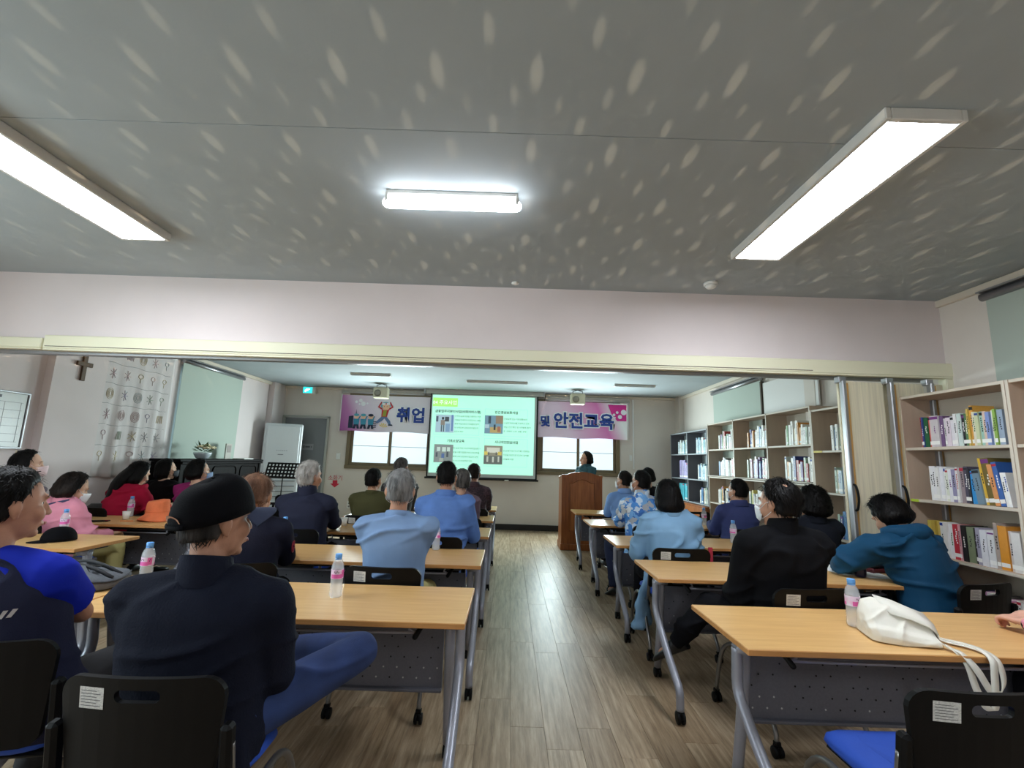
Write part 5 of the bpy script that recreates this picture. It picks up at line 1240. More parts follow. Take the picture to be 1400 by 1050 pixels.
for x in (-.375, .012):
    MB().tube([(x - .012, -.172, 1.34), (x - .010, -.195, 1.325), (x - .006, -.208, 1.24), (x - .010, -.195, 1.155), (x - .012, -.172, 1.14)], .009, 8, sub=3).build('handle', M_black, t)

# ------------------------------------------------------------------ piano, flowers, photo frame, air conditioner, music stand
M_pia = wood('piano_wood', (10, 8, 8), (22, 17, 17), (3, 3, 3), 4, .6, .06)
t = thing('upright_piano', 'black upright piano with carved panels under the side blind', 'piano', (XL, 7.66, 0)); PW = 1.06
def pb(nm, c, d, e=.006): MB().box(c, d, e).build(nm, M_pia, t)
pb('lid', (.35, 0, 1.30), (.44, 2 * PW + .08, .035)); pb('upper_front', (.52, 0, 1.05), (.03, 2 * PW - .1, .47)); pb('back_board', (.16, 0, .65), (.05, 2 * PW - .1, 1.26))
for s in (-1, 1):
    pb('side_board', (.34, s * (PW - .03), .64), (.42, .06, 1.28)); pb('key_cheek', (.66, s * (PW - .05), .70), (.26, .10, .16)); pb('leg', (.74, s * (PW - .07), .33), (.09, .09, .66))
pb('key_bed', (.66, 0, .62), (.28, 2 * PW - .06, .05)); pb('fall_board', (.62, 0, .76), (.22, 2 * PW - .2, .03)); pb('lower_front', (.50, 0, .33), (.03, 2 * PW - .1, .56)); pb('cornice', (.55, 0, 1.265), (.06, 2 * PW + .02, .03))
for y, w in ((-.68, .50), (0, .62), (.68, .50)):
    pts = [V(.54, y + u, 1.05 + v) for u, v in rect_hole(w, .32, .07)]; MB().tube(pts, .011, 6, closed=True).build('carved_moulding', M_pia, t)
mb = MB()
for k in range(7): a = k * .9; mb.tube([V(.537, -.18 + .06 * k, 1.05 + .03 * math.sin(k * 2)), V(.545, -.16 + .06 * k, 1.05 - .03 * math.sin(k * 2)), V(.537, -.13 + .06 * k, 1.06)], .008, 6, sub=3)
mb.build('carved_scroll', M_pia, t)
t = thing('flower_arrangement', 'cream flowers and green leaves in a pale bowl on the piano', 'flowers', (XL + .34, 7.36, 1.318))
MB().lathe([(.05, 0), (.09, .02), (.12, .07), (.125, .10), (.115, .10), (.09, .06)], seg=18).build('bowl', mat('bowl_glass', (206, 216, 222), .25), t)
rr = random.Random(4); M_leaf = mat('leaf', (62, 92, 40), .6, noise_s=20, amt=.3); M_pet = mat('petal', (238, 226, 190), .7, noise_s=30, amt=.08)
for k in range(26):
    a = rr.uniform(0, 2 * PI); e = rr.uniform(.1, 1.2); L = rr.uniform(.09, .15); d = V(math.cos(a) * math.cos(e), math.sin(a) * math.cos(e), math.sin(e)); c = V(0, 0, .10) + d * .06; s_ = d.cross(V(0, 0, 1)).normalized() * .026
    MB().add([c, c + d * L * .5 + s_, c + d * L, c + d * L * .5 - s_, c + d * L * .5 + V(0, 0, .008)], [(0, 1, 4), (1, 2, 4), (2, 3, 4), (3, 0, 4)]).build('leaf', M_leaf, t, fix=False)
for k, (x, y, z) in enumerate(((.02, -.10, .20), (.06, -.01, .22), (-.04, .08, .21), (.09, .09, .19), (.10, -.08, .18), (.11, .02, .18))):
    m = MB()
    for q in range(10): a = q * 2.4; r_ = .012 + .003 * q; m.ell((x + r_ * math.cos(a), y + r_ * math.sin(a), z - .002 * q), (.02, .02, .013), seg=8, rings=5)
    m.build('flower', M_pet, t, fix=False)
t = thing('picture_frame', 'small grey card leaning at the end of the piano lid', 'picture frame', (XL + .22, 8.22, 1.318), .1)
MB().box((0, 0, .13), (.02, .2, .26), .003).build('frame', mat('card_grey', (176, 170, 160), .6), t); MB().box((.012, 0, .17), (.003, .13, .12)).build('picture', mat('card_print', (140, 130, 124), .6), t)
t = thing('papers', 'white sheet music lying on the piano lid', 'paper', (XL + .34, 8.5, 1.318)); MB().box((0, 0, .008), (.21, .3, .015), .002).build('sheets', M_paper, t)
t = thing('air_conditioner', 'tall white standing air conditioner in the far corner beside the grey door', 'air conditioner', (-4.62, 9.62, 0), .42)
M_ac = mat('ac_white', (216, 220, 222), .35)
MB().box((0, .06, 1.02), (.70, .34, 2.04), .02).build('cabinet', M_ac, t); MB().box((.0, -.12, 1.52), (.60, .02, .94), .008).build('front_grille_door', M_ac, t); MB().box((0, -.115, .30), (.62, .015, .5), .006).build('lower_panel', M_ac, t)
for k in range(4): MB().box((0, -.125, .60 + .1 * k), (.58, .012, .012), .002).build('louvre_slot', mat('slot_dark', (60, 62, 66), .6), t)
MB().box((-.02, -.133, 1.42), (.10, .006, .012)).build('display', mat('ac_display', (110, 112, 116), .4), t)
for k in range(6): MB().box((-.09 + .035 * k, -.1315, 1.50), (.016, .003, .014)).build('button', mat('ac_print', (150, 154, 160), .5), t)
t = thing('music_stand', 'black perforated music stand between the piano and the air conditioner', 'music stand', (-3.42, 7.2, 0))
mb = MB(); Rm = Matrix.Rotation(-.35, 3, 'X')
cols = 9; rows_ = 4; dw, dh = .50 / (cols * 2 + 1), .24 / (rows_ * 2 + 1)
for j in range(rows_ * 2 + 1):
    if j % 2 == 0: mb.box(Rm @ V(0, 0, -.12 + dh * (j + .5)) + V(0, 0, 1.19), (.50, .003, dh), rot=Rm)
    else:
        for i in range(cols + 1): mb.box(Rm @ V(-.25 + dw * (2 * i + .5), 0, -.12 + dh * (j + .5)) + V(0, 0, 1.19), (dw, .003, dh), rot=Rm)
mb.build('desk', M_black, t); MB().box(Rm @ V(0, -.03, -.125) + V(0, 0, 1.19), (.50, .06, .006), rot=Rm).build('ledge', M_black, t)
MB().tube([(0, .03, 1.16), (0, .03, .25)], .009, 8).build('pole', M_black, t)
for k in range(3): a = k * 2 * PI / 3 + .4; MB().tube([(0, .03, .30), (.10 * math.cos(a), .03 + .10 * math.sin(a), .18), (.27 * math.cos(a), .03 + .27 * math.sin(a), .008)], .008, 6).build('leg', M_black, t)
# ------------------------------------------------------------------ bookcases and books
M_oak = mat('bookcase_beige', (186, 164, 144), .6, noise_s=3, amt=.05, stretch=(6, 6, 1), bump=.05, bump_s=60); M_oake = mat('bookcase_edge', (206, 196, 180), .55)
M_gry = mat('bookcase_grey', (104, 102, 108), .6); M_grye = mat('bookcase_grey_edge', (150, 158, 162), .55)
def bookcase(label, xf, y0, y1, zs, depth, cells, m, me, group='open bookcases along the side wall', z0=0):
    """boards of a bookcase standing on the side wall, open towards the tables; zs = shelf heights, the last is the top"""
    t = thing('bookcase', label, 'bookcase', (xf + depth / 2, (y0 + y1) / 2, 0), 0, group); T = .022; L = y1 - y0; zt = zs[-1]
    def board(nm, c, d):
        mb = MB().box(c, d, .0015); mesh = mb.mesh(nm, [m, me]); fix_normals(mesh)
        for p in mesh.polygons: p.material_index = 1 if p.normal.x < -.9 else 0
        link(nm, mesh, t)
    for s in (-1, 1): board('side_panel', (0, s * (L / 2 - T / 2), (zt + z0) / 2), (depth, T, zt - z0))
    for k in range(1, cells): board('divider', (0, -L / 2 + L * k / cells, (zt + z0) / 2), (depth - .004, T, zt - T - z0))
    board('back_panel', (depth / 2 - .004, 0, (zt + z0) / 2), (.008, L - 2 * T, zt - .01 - z0))
    for z in zs:
        for k in range(cells): a = -L / 2 + L * k / cells + T * .5; b = -L / 2 + L * (k + 1) / cells - T * .5; board('shelf', (-.001, (a + b) / 2, z - T / 2), (depth - .012, b - a - .001, T))
    return t
PAL = [(232, 230, 224)] * 9 + [(206, 214, 206), (190, 206, 214), (222, 212, 186), (120, 170, 110), (170, 60, 62), (52, 66, 130), (88, 140, 190), (40, 40, 46), (214, 150, 70), (128, 100, 150), (214, 196, 100), (170, 190, 170), (205, 160, 170)]
PALC = [(206, 222, 224), (190, 210, 216), (224, 228, 224), (150, 190, 206), (214, 222, 208), (96, 150, 190)]
CN = {}
def colour_word(c):
    r, g, b = c; mx, mn = max(c), min(c)
    if mn > 195: return 'white' if mx - mn < 16 else 'off white'
    if mx < 60: return 'black'
    if mx - mn < 26: return 'grey' if mx < 200 else 'pale grey'
    if r == mx: return ('pink' if b > g and r > 150 else 'orange' if g > 120 and g < 175 and b < 110 else 'yellow' if g >= 175 and b < 150 else 'cream' if g > 175 else 'red')
    if g == mx: return 'green' if b < g - 20 else 'pale green'
    return 'purple' if r > g + 5 else 'blue' if b < 200 or g < 170 else 'pale blue'
def cover(c): return mat('cover_%d_%d_%d' % c, c, .45, noise_s=40, amt=.03)
M_page = mat('book_pages', (226, 218, 200), .9)
M_lab = mat('spine_label', (244, 244, 240), .6)
ORD = ['first', 'second', 'third', 'fourth', 'fifth', 'sixth', 'seventh', 'eighth', 'ninth', 'tenth', 'eleventh', 'twelfth', 'thirteenth', 'fourteenth', 'fifteenth', 'sixteenth', 'seventeenth', 'eighteenth', 'nineteenth', 'twentieth', 'twenty-first', 'twenty-second', 'twenty-third', 'twenty-fourth', 'twenty-fifth', 'twenty-sixth']
nbooks = [0]
INKS = [mat('spine_ink_%d' % i, c, .6) for i, c in enumerate(((40, 40, 44), (176, 40, 60), (40, 70, 150), (60, 120, 70), (120, 60, 130)))]
def shelf_books(xf, ya, yb, z, where, rr, pal, hmin=.19, hmax=.25, lean=.0, tmin=.012, tmax=.032, detail=False, spec=None):
    """books standing with their spines to the room, from the far end ya down to the near end yb"""
    y = ya; i = 0; items = []
    if spec: items = spec
    else:
        tot = 0
        while tot < ya - yb - .012:
            th = rr.uniform(tmin, tmax); items.append((th, rr.uniform(hmin, hmax), rr.choice(pal), 0)); tot += th + .0015
        items = items[:-1] if tot > ya - yb else items
    for th, h, c, ln in items:
        if nbooks[0] >= 300: return
        nbooks[0] += 1; dp = .15 + .02 * rr.random(); x = xf + .035 + .02 * rr.random(); ln = ln or (lean * rr.random())
        adv = th * math.cos(ln) + abs(math.sin(ln)) * .0
        mb = MB(); b = .0022
        mb.box((0, 0, h / 2), (b, th, h), mi=0)
        for s in (-1, 1): mb.box((dp / 2, s * (th / 2 - b / 2), h / 2), (dp, b, h), mi=0)
        mb.box((dp / 2 - .002, 0, h / 2), (dp - .006, th - 2 * b, h - .006), mi=1)
        dk = sum(c) < 330; k = rr.random()
        if k < .8: mb.box((-.0014, 0, .032), (.0006, th * .98, .026), mi=2)
        ink = rr.randrange(5)
        if k > .1:
            zz = h * rr.uniform(.40, .5); wd = min(th * .42, .009)
            for q in range(rr.randrange(4, 8)): mb.box((-.0014, rr.uniform(-.1, .1) * th, zz), (.0006, wd * rr.uniform(.6, 1), h * .045), mi=3); zz += h * .062
        if rr.random() < .22: mb.box((-.0014, 0, h * .93), (.0006, th * .98, h * rr.uniform(.04, .1)), mi=4)
        o = mb.build('book', [cover(c), M_page, M_lab, M_lab if dk else INKS[0 if rr.random() < .7 else ink], INKS[ink]], None, loc=(x, y - adv / 2 - math.sin(abs(ln)) * 0, z + (math.sin(abs(ln)) * th / 2)), rot=(ln, 0, 0), fix=False)
        tag(o, '%s book, %s from far end, %s' % (colour_word(c), ORD[min(i, 25)], where), 'book', 'books on the bookcases'); y -= adv + .0012; i += 1
rb = random.Random(21)
# pair of beige cases on the near side of the partition
bookcase('beige bookcase nearest the partition, filled with coloured books', 3.2, 2.99, 3.83, [.10, .43, .84, 1.245, 1.645, 2.06], .3, 1, M_oak, M_oake)
bookcase('beige bookcase cut off by the picture edge', 3.2, 2.13, 2.988, [.10, .43, .84, 1.245, 1.645, 2.06], .3, 1, M_oak, M_oake)
n1 = [(.014, .225, (190, 72, 70), 0), (.012, .225, (60, 76, 140), 0), (.035, .22, (40, 100, 62), 0), (.03, .225, (206, 92, 80), 0), (.07, .225, (206, 200, 202), 0), (.028, .22, (112, 84, 126), 0), (.015, .20, (214, 210, 212), 0), (.035, .205, (228, 214, 224), 0), (.038, .21, (230, 226, 232), 0), (.022, .225, (232, 232, 232), 0), (.03, .225, (206, 222, 216), 0), (.02, .215, (34, 34, 38), 0), (.018, .22, (90, 130, 92), 0), (.014, .25, (222, 190, 96), 0), (.026, .27, (222, 166, 76), 0), (.022, .225, (226, 220, 200), 0), (.024, .222, (206, 214, 172), 0), (.02, .222, (160, 200, 186), 0), (.024, .222, (226, 196, 176), 0), (.026, .215, (130, 150, 204), 0), (.02, .225, (226, 228, 214), 0), (.018, .23, (140, 176, 74), 0), (.036, .225, (150, 166, 186), 0)]
tot = sum(a[0] + .0012 for a in n1); shelf_books(3.2, 3.70, 3.0, 1.645, 'top shelf beside the partition', rb, PAL, spec=[(a * .63 / tot, h * 1.05, c, l) for a, h, c, l in n1], detail=True)
n2 = [(.03, .245, (236, 236, 236), 0), (.03, .245, (234, 234, 236), 0), (.026, .235, (232, 232, 230), 0), (.03, .235, (228, 228, 232), 0), (.028, .235, (236, 236, 232), 0), (.02, .225, (226, 230, 214), 0), (.03, .225, (232, 232, 236), 0), (.03, .225, (150, 144, 178), 0), (.02, .24, (226, 224, 222), 0), (.03, .24, (150, 134, 138), 0), (.03, .245, (82, 78, 96), 0), (.018, .23, (52, 52, 60), 0), (.045, .215, (60, 150, 214), -.06), (.05, .225, (120, 144, 160), -.10), (.018, .30, (228, 186, 70), -.10), (.055, .30, (120, 104, 56), -.10), (.032, .26, (222, 150, 90), -.12), (.034, .275, (50, 96, 168), -.13), (.02, .21, (232, 232, 228), -.10), (.02, .21, (236, 236, 236), -.10)]
tot = sum(a[0] + .0012 for a in n2); shelf_books(3.2, 3.67, 3.0, 1.245, 'second shelf beside the partition', rb, PAL, spec=[(a * .60 / tot, h * 1.05, c, l) for a, h, c, l in n2], detail=True)
n3 = [(.03, .24, (196, 176, 84), 0), (.03, .24, (186, 160, 70), 0), (.022, .24, (206, 182, 96), 0), (.03, .24, (226, 226, 222), 0), (.028, .235, (232, 230, 226), 0), (.03, .235, (236, 236, 236), 0), (.045, .235, (196, 42, 60), 0), (.012, .235, (226, 170, 176), 0), (.03, .235, (26, 24, 28), 0), (.045, .23, (128, 140, 110), 0), (.025, .23, (34, 28, 32), 0), (.025, .235, (168, 164, 184), 0), (.04, .225, (230, 230, 234), 0), (.04, .225, (226, 226, 226), 0), (.022, .28, (176, 160, 150), 0), (.05, .265, (222, 150, 52), 0), (.02, .24, (206, 196, 190), 0), (.05, .235, (228, 224, 220), 0)]
tot = sum(a[0] + .0012 for a in n3); shelf_books(3.2, 3.72, 3.0, .84, 'third shelf beside the partition', rb, PAL, spec=[(a * .66 / tot, h * 1.05, c, l) for a, h, c, l in n3], detail=True)
shelf_books(3.2, 3.48, 3.02, .43, 'low shelf beside the partition', rb, [(226, 222, 216), (206, 150, 190), (50, 52, 110), (150, 140, 134), (170, 50, 60), (232, 230, 226)], tmin=.02, tmax=.04, spec=None)
# beige cases of the far room: three bays, each upper case on a lower one, and one bay nearer
bookcase('three bay beige bookcase under the far roller blind', 3.4, 5.30, 8.11, [.10, .46, .87, 1.285, 1.735, 2.17], .29, 3, M_oak, M_oake)
MB_ = MB().box((3.535, 6.70, 1.2985), (.30, 2.84, .014), .003); tag(MB_.build('bookcase_plinth_board', M_oake), 'pale board between upper and lower tiers of the three bay bookcase', 'board')
bookcase('single bay beige bookcase half hidden behind the folding partition', 3.38, 4.42, 5.27, [.10, .36, .76, 1.215, 1.655, 2.11], .3, 1, M_oak, M_oake)
bookcase('grey two bay bookcase in the far corner', 3.4, 8.14, 9.98, [.80, 1.215, 1.68, 2.10], .29, 2, M_gry, M_grye, z0=.776)
bays = [('beige bay next to grey', 7.17, 8.11), ('the middle beige bay', 6.24, 7.17), ('the third beige bay', 5.30, 6.24)]
for nm, lo, hi in bays:
    for sn, z, a in (('top shelf', 1.735, .62), ('middle shelf', 1.31, .66)):
        shelf_books(3.4, lo + (hi - lo) * a, lo + .03, z, sn + ' of ' + nm, rb, PAL, .20, .30, .06, .026, .05)
shelf_books(3.4, 7.85, 7.22, .87, 'lower shelf of beige bay next to grey', rb, PAL, .2, .28, .04, .028, .05)
shelf_books(3.4, 6.85, 6.3, .87, 'lower shelf of the middle beige bay', rb, PAL, .2, .28, .04, .028, .05)
for sn, z in (('top shelf', 1.655), ('second shelf', 1.215), ('third shelf', .76)): shelf_books(3.38, 5.0, 4.46, z, sn + ' of the half hidden case', rb, PAL, .22, .31, .03, .024, .046)
for bn, lo, hi in (('the outer grey bay', 9.08, 9.96), ('the inner grey bay', 8.16, 9.05)):
    for sn, z, a in (('top shelf', 1.68, .66), ('middle shelf', 1.215, .6), ('low shelf', .80, .5)):
        if 'outer' in bn and sn == 'low shelf': shelf_books(3.4, 9.62, 9.2, z, 'low shelf of the outer grey bay', rb, [(90, 190, 206)], .30, .31, 0, .055, .06)
        elif 'outer' in bn and sn == 'middle shelf': shelf_books(3.4, 9.60, 9.12, z, 'middle shelf of the outer grey bay', rb, [(170, 160, 206), (190, 184, 216)], .28, .36, 0, .05, .07)
        else: shelf_books(3.4, lo + (hi - lo) * a, lo + .04, z, sn + ' of ' + bn, rb, PALC if sn != 'low shelf' else PAL, .22, .29, .05, .028, .05)
# small shelf stickers
def shelf_tag(label, x, y, z, c, w=.07):
    tag(MB().box((x - .0115, y, z - .011), (.003, w, .02)).build('shelf_label', mat('tag_%d_%d_%d' % c, c, .6)), label, 'label')
shelf_tag('yellow green sticker on the shelf edge of the bookcase beside the partition', 3.213, 3.77, 1.245, (200, 226, 70)); shelf_tag('yellow sticker on the shelf edge of the half hidden case', 3.393, 5.18, 1.655, (226, 206, 90), .14)
# low brown cabinet under the grey bookcase
t = thing('low_cabinet', 'low reddish brown wooden cabinet with pale loop handles below the grey bookcase', 'cabinet', (3.47, 8.97, 0))
MB().box((.02, 0, .385), (.34, 1.66, .77), .006).build('body', M_lec, t)
for s in (-1, 1):
    dr = MB().box((-.17, s * .415, .40), (.02, .79, .68), .006).build('door', M_lec2, t)
    MB().tube([(-.18, s * .07, .74 - .02), (-.20, s * .07, .72), (-.20, s * .07, .63), (-.18, s * .07, .61)], .007, 6, sub=2).build('handle', mat('handle_pale', (226, 214, 196), .4), dr)

# ------------------------------------------------------------------ things on the tables
ZT = TZ + .0002
M_pet_ = mat('bottle_plastic', (240, 244, 248), .1, alpha=.30); M_water = mat('bottle_water', (226, 234, 240), .05, alpha=.14); M_bcap = mat('bottle_cap', (96, 160, 226), .4)
M_blab = mat('bottle_label', (232, 178, 214), .5, noise_s=22, col2=(226, 228, 244), stretch=(1, 1, 1.3)); M_bpink = mat('bottle_label_pink', (222, 96, 172), .5); M_bink = mat('bottle_ink', (30, 24, 40), .5)
def make_bottle():
    t = thing('water_bottle', 'bottle', 'bottle')
    prof = [(.002, .003), (.026, .001), (.0305, .006), (.0315, .014)]
    for k in range(5): z = .022 + .013 * k; prof += [(.0315, z), (.0300, z + .0065)]
    prof += [(.0315, .092), (.0305, .096), (.0305, .138), (.0315, .141), (.031, .150), (.026, .170), (.018, .184), (.0135, .190), (.0135, .196)]
    b = MB().lathe(prof, seg=20).build('bottle_body', M_pet_, t)
    MB().lathe([(.002, .006), (.026, .005), (.0285, .012), (.0285, .14), (.026, .152), (.002, .153)], seg=16).build('water', M_water, t)
    r = .0312; lab = MB(); n = 24
    lab.loft([[V(r * math.cos(2 * PI * j / n), r * math.sin(2 * PI * j / n), z) for j in range(n)] for z in (.094, .139)], False); lo = lab.build('label', M_blab, t)
    pk = MB(); 
    for z0, z1, a0, a1 in ((.096, .116, 3.5, 5.4), (.10, .136, 5.3, 6.0), (.096, .11, .2, 2.6)):
        m = 8; pk.add([V((r + .0004) * math.cos(a0 + (a1 - a0) * k / m), (r + .0004) * math.sin(a0 + (a1 - a0) * k / m), z) for z in (z0, z1) for k in range(m + 1)], [(k, k + 1, m + 2 + k, m + 1 + k) for k in range(m)])
    pk.build('label_print', M_bpink, lo, fix=False)
    ink = MB()
    for a, z in ((4.1, .128), (4.3, .124), (4.5, .130), (4.75, .126), (5.6, .12), (5.7, .128)): ink.add([V((r + .0007) * math.cos(a + d), (r + .0007) * math.sin(a + d), z + e) for d, e in ((-.06, -.004), (.06, -.003), (.05, .004), (-.05, .003))], [(0, 1, 2, 3)])
    ink.build('label_lettering', M_bink, lo, fix=False)
    MB().lathe([(.0165, .193), (.0172, .195), (.0172, .211), (.015, .214), (.002, .2145)], seg=20).build('cap', M_bcap, t); MB().lathe([(.0168, .186), (.0168, .191)], seg=18).build('neck_ring', M_bcap, t)
    return t
BOT = make_bottle(); fb = [True]
def bottle(x, y, label, z=ZT, rz=0):
    o = BOT if fb[0] else copy_tree(BOT); fb[0] = False
    o.location = (x, y, z); o.rotation_euler = (0, 0, rz); o['label'] = label; o['group'] = 'small water bottles on the tables'
bottle(-1.965, 2.70, 'water bottle beside the grey backpack')
bottle(-.874, 2.56, 'water bottle right behind the pale blue polo chair', rz=.5)
bottle(-1.80, 3.93, 'water bottle before the white haired man in navy', rz=1)
bottle(-.565, 3.9, 'water bottle behind the denim blue shirt', rz=1.6)
bottle(-4.05, 5.20, 'water bottle next to the orange bucket hat', rz=.2)
bottle(-1.83, 6.15, 'water bottle beyond the olive shirt', rz=2)
bottle(2.46, 6.05, 'water bottle before the mid blue suit', rz=.9)
bottle(2.20, 4.72, 'water bottle half hidden behind the balding man', rz=2.3)
bottle(2.78, 4.60, 'water bottle before the curly haired person', rz=1.2)
bottle(1.655, 2.36, 'water bottle touching the white tote bag', rz=.6)
bottle(-3.62, 3.98, 'water bottle glimpsed behind the head in navy vest', rz=.6)
# paper cups
def cup(x, y, label):
    t = thing('paper_cup', label, 'cup', (x, y, ZT), 0, 'white paper cups'); MB().lathe([(.002, .002), (.026, .001), (.0345, .078), (.0325, .078), (.025, .006), (.002, .005)], seg=18).build('cup_wall', M_paper, t); MB().tube([(.0345 * math.cos(a), .0345 * math.sin(a), .079) for a in [2 * PI * k / 18 for k in range(18)]], .002, 6, closed=True).build('rim', M_paper, t)
    return t
cup(-3.93, 5.0, 'white paper cup between phone and orange hat')
c = cup(-1.70, 5.05, 'white paper cup behind the olive shirt')
cup(2.83, 3.55, 'white paper cup half hidden beside the dark tumbler')
# black cap on the side table
t = thing('baseball_cap', 'black baseball cap lying on the side table with a pale mark', 'cap', (-3.46, 3.78, ZT), 2.4)
mb = MB(); rings = []
for i in range(9): a = i / 8 * PI / 2; r = math.cos(a) ** .7; rings.append([V(math.cos(2 * PI * j / 22) * .092 * max(r, .02), math.sin(2 * PI * j / 22) * .108 * max(r, .02), .006 + math.sin(a) * .10) for j in range(22)])
mb.loft(rings).build('crown', M_cap, t); mb = MB(); rows = []
for k in (0, -.004):
    for i in range(5):
        for j in range(11): u = -1.0 + .2 * j; tt = i / 4; rows.append(V(math.sin(u) * (.088 + .01 * tt), math.cos(u) * (.104 + tt * .075 * math.cos(u * .9)), .012 - .006 * tt - .006 * u * u * tt + k))
fs = []
for i in range(4):
    for j in range(10): a = i * 11 + j; fs += [(a, a + 1, a + 12, a + 11), (55 + a, 55 + a + 11, 55 + a + 12, 55 + a + 1)]
for j in range(10): fs.append((44 + j, 45 + j, 100 + j, 99 + j))
mb.add(rows, fs, 0, True).build('brim', M_cap, t); MB().ell((.075, -.045, .06), (.012, .035, .010), Matrix.Rotation(.5, 3, 'Z')).build('pale_emblem', mat('emblem_pale', (206, 206, 200), .6), t)
# orange bucket hat
M_or = mat('hat_orange', (232, 122, 76), .9, noise_s=12, amt=.08, bump=.3, bump_s=120)
t = thing('bucket_hat', 'orange bucket hat standing on the side table', 'hat', (-3.60, 4.98, ZT)); t.scale = (.96, .96, 1.32); rings = []
for k, (r, z) in enumerate(((.172, .004), (.177, .008), (.150, .030), (.120, .050), (.114, .056), (.110, .10), (.105, .135), (.094, .150), (.04, .153), (.003, .150))):
    rings.append([V(r * math.cos(2 * PI * j / 26) * (1 + .02 * math.sin(5 * j)), r * .9 * math.sin(2 * PI * j / 26), z + (.006 * math.sin(2 * PI * j / 26 * 3 + 1) if k < 3 else .008 * math.sin(2 * PI * j / 26 + 1)) + .004) for j in range(26)])
MB().loft(rings).build('hat_shell', M_or, t); MB().tube([V(.113 * math.cos(a), .102 * math.sin(a), .074) for a in [2 * PI * k / 24 for k in range(24)]], .004, 6, closed=True).build('band_seam', M_or, t)
# phones, pens, papers
def phone(x, y, rz, label):
    t = thing('phone', label, 'phone', (x, y, ZT), rz); MB().box((0, 0, .005), (.075, .16, .01), .004).build('body', M_black, t); MB().box((0, 0, .0105), (.068, .15, .001)).build('screen', mat('phone_glass', (24, 26, 34), .1), t)
phone(-4.03, 4.80, -1.2, 'black phone lying on the side table near the paper cup'); phone(-3.82, 3.72, 1.2, 'black phone half hidden by the head in navy vest')
def pen(x, y, rz, c, label, z=ZT):
    t = thing('pen', label, 'pen', (x, y, z), rz); MB().tube([(-.06, 0, .006), (.05, 0, .006)], .005, 8, hemi=True).build('barrel', mat('pen_%d_%d_%d' % c, c, .4), t); MB().tube([(.052, 0, .006), (.066, 0, .005)], .0025, 6).build('tip', M_alu, t)
pen(-3.80, 4.86, .2, (226, 130, 70), 'orange pen by the orange bucket hat')
def papers(x, y, rz, w, l, label, c=(238, 238, 236)):
    t = thing('papers', label, 'paper', (x, y, ZT), rz); m = mat('paper_%d_%d_%d' % c, c, .8)
    for k in range(2): MB().box((.006 * k, .004 * k, .0012 + .002 * k), (w, l, .0015), rot=Matrix.Rotation(.03 * k, 3, 'Z')).build('sheet', m, t)
papers(-3.78, 6.02, .1, .21, .3, 'white sheet the woman in crimson writes on'); papers(2.45, 3.62, .3, .21, .3, 'white sheet under the arms of the teal jacket'); papers(2.60, 3.48, -.2, .15, .21, 'white leaflet by the dark pencil case')
pen(*(Vector((-3.80, 6.0))), .9, (190, 150, 90), 'wooden pencil on the sheet of the woman in crimson', ZT + .005)
# tumbler, case, dropper bottle
t = thing('tumbler', 'dark navy tumbler with steel lid on the table before the teal jacket', 'tumbler', (2.47, 3.42, ZT)); M_tum = mat('tumbler_navy', (34, 34, 62), .3, .3)
MB().lathe([(.002, .002), (.031, .001), (.034, .02), (.040, .15), (.041, .155)], seg=22).build('flask', M_tum, t); MB().lathe([(.043, .155), (.044, .158), (.044, .176), (.041, .180), (.041, .186), (.036, .192), (.002, .193)], seg=22).build('lid', M_alu, t)
t = thing('pencil_case', 'dark red and black case beside the tumbler', 'case', (2.71, 3.58, ZT), .25); MB().box((0, 0, .018), (.17, .08, .034), .010).build('case_body', mat('case_red', (92, 26, 32), .5), t); MB().box((0, 0, .042), (.15, .07, .014), .006).build('case_lid', M_black, t)
t = thing('dropper_bottle', 'small amber bottle with gold cap and white label behind the case', 'bottle', (2.76, 3.70, ZT)); MB().lathe([(.002, .001), (.02, .001), (.021, .06), (.012, .075), (.012, .08)], seg=16).build('glass', mat('amber', (60, 34, 20), .15), t); MB().lathe([(.014, .08), (.014, .10), (.002, .101)], seg=16).build('cap', mat('gold', (190, 150, 70), .3, .7), t); MB().lathe([(.0215, .015), (.0218, .045)], seg=16).build('label', M_paper, t)
# grey backpack lying on the table
M_bag = mat('backpack_grey', (92, 96, 102), .8, noise_s=60, amt=.12, bump=.3, bump_s=300); M_bagd = mat('backpack_dark', (34, 34, 38), .7)
t = thing('backpack', 'grey flat backpack with black straps on the table end', 'backpack', (-2.24, 2.60, ZT), .22); rings = []
for k, (z, sx, sy) in enumerate(((.0, .86, .84), (.012, .98, .97), (.05, 1, 1), (.085, .94, .92), (.105, .72, .7), (.112, .3, .3))):
    rg = []
    for j in range(28):
        a = 2 * PI * j / 28; cx = math.copysign(abs(math.cos(a)) ** .55, math.cos(a)); cy = math.copysign(abs(math.sin(a)) ** .55, math.sin(a)); zz = z * (1 - .35 * (cx * sx > .2) * cx) + .006 * math.sin(a * 4) * (z > .04); rg.append(V(cx * .21 * sx, cy * .15 * sy, zz))
    rings.append(rg)
MB().loft(rings).build('bag_body', M_bag, t)
for k, y in enumerate((-.05, .03)): MB().tube([(-.12, y, .105), (0, y + .01, .118), (.10, y - .01, .098), (.19, y - .02, .055)], .011, 6, flat=(.35, 1), sub=3).build('strap', M_bagd, t)
MB().tube([(-.20, -.12, .05), (0, -.152, .055), (.19, -.12, .045), (.21, 0, .045), (.18, .12, .05)], .005, 6, sub=3).build('zipper', M_bagd, t); MB().box((.08, -.02, .105), (.05, .04, .006), .002).build('buckle', M_black, t)
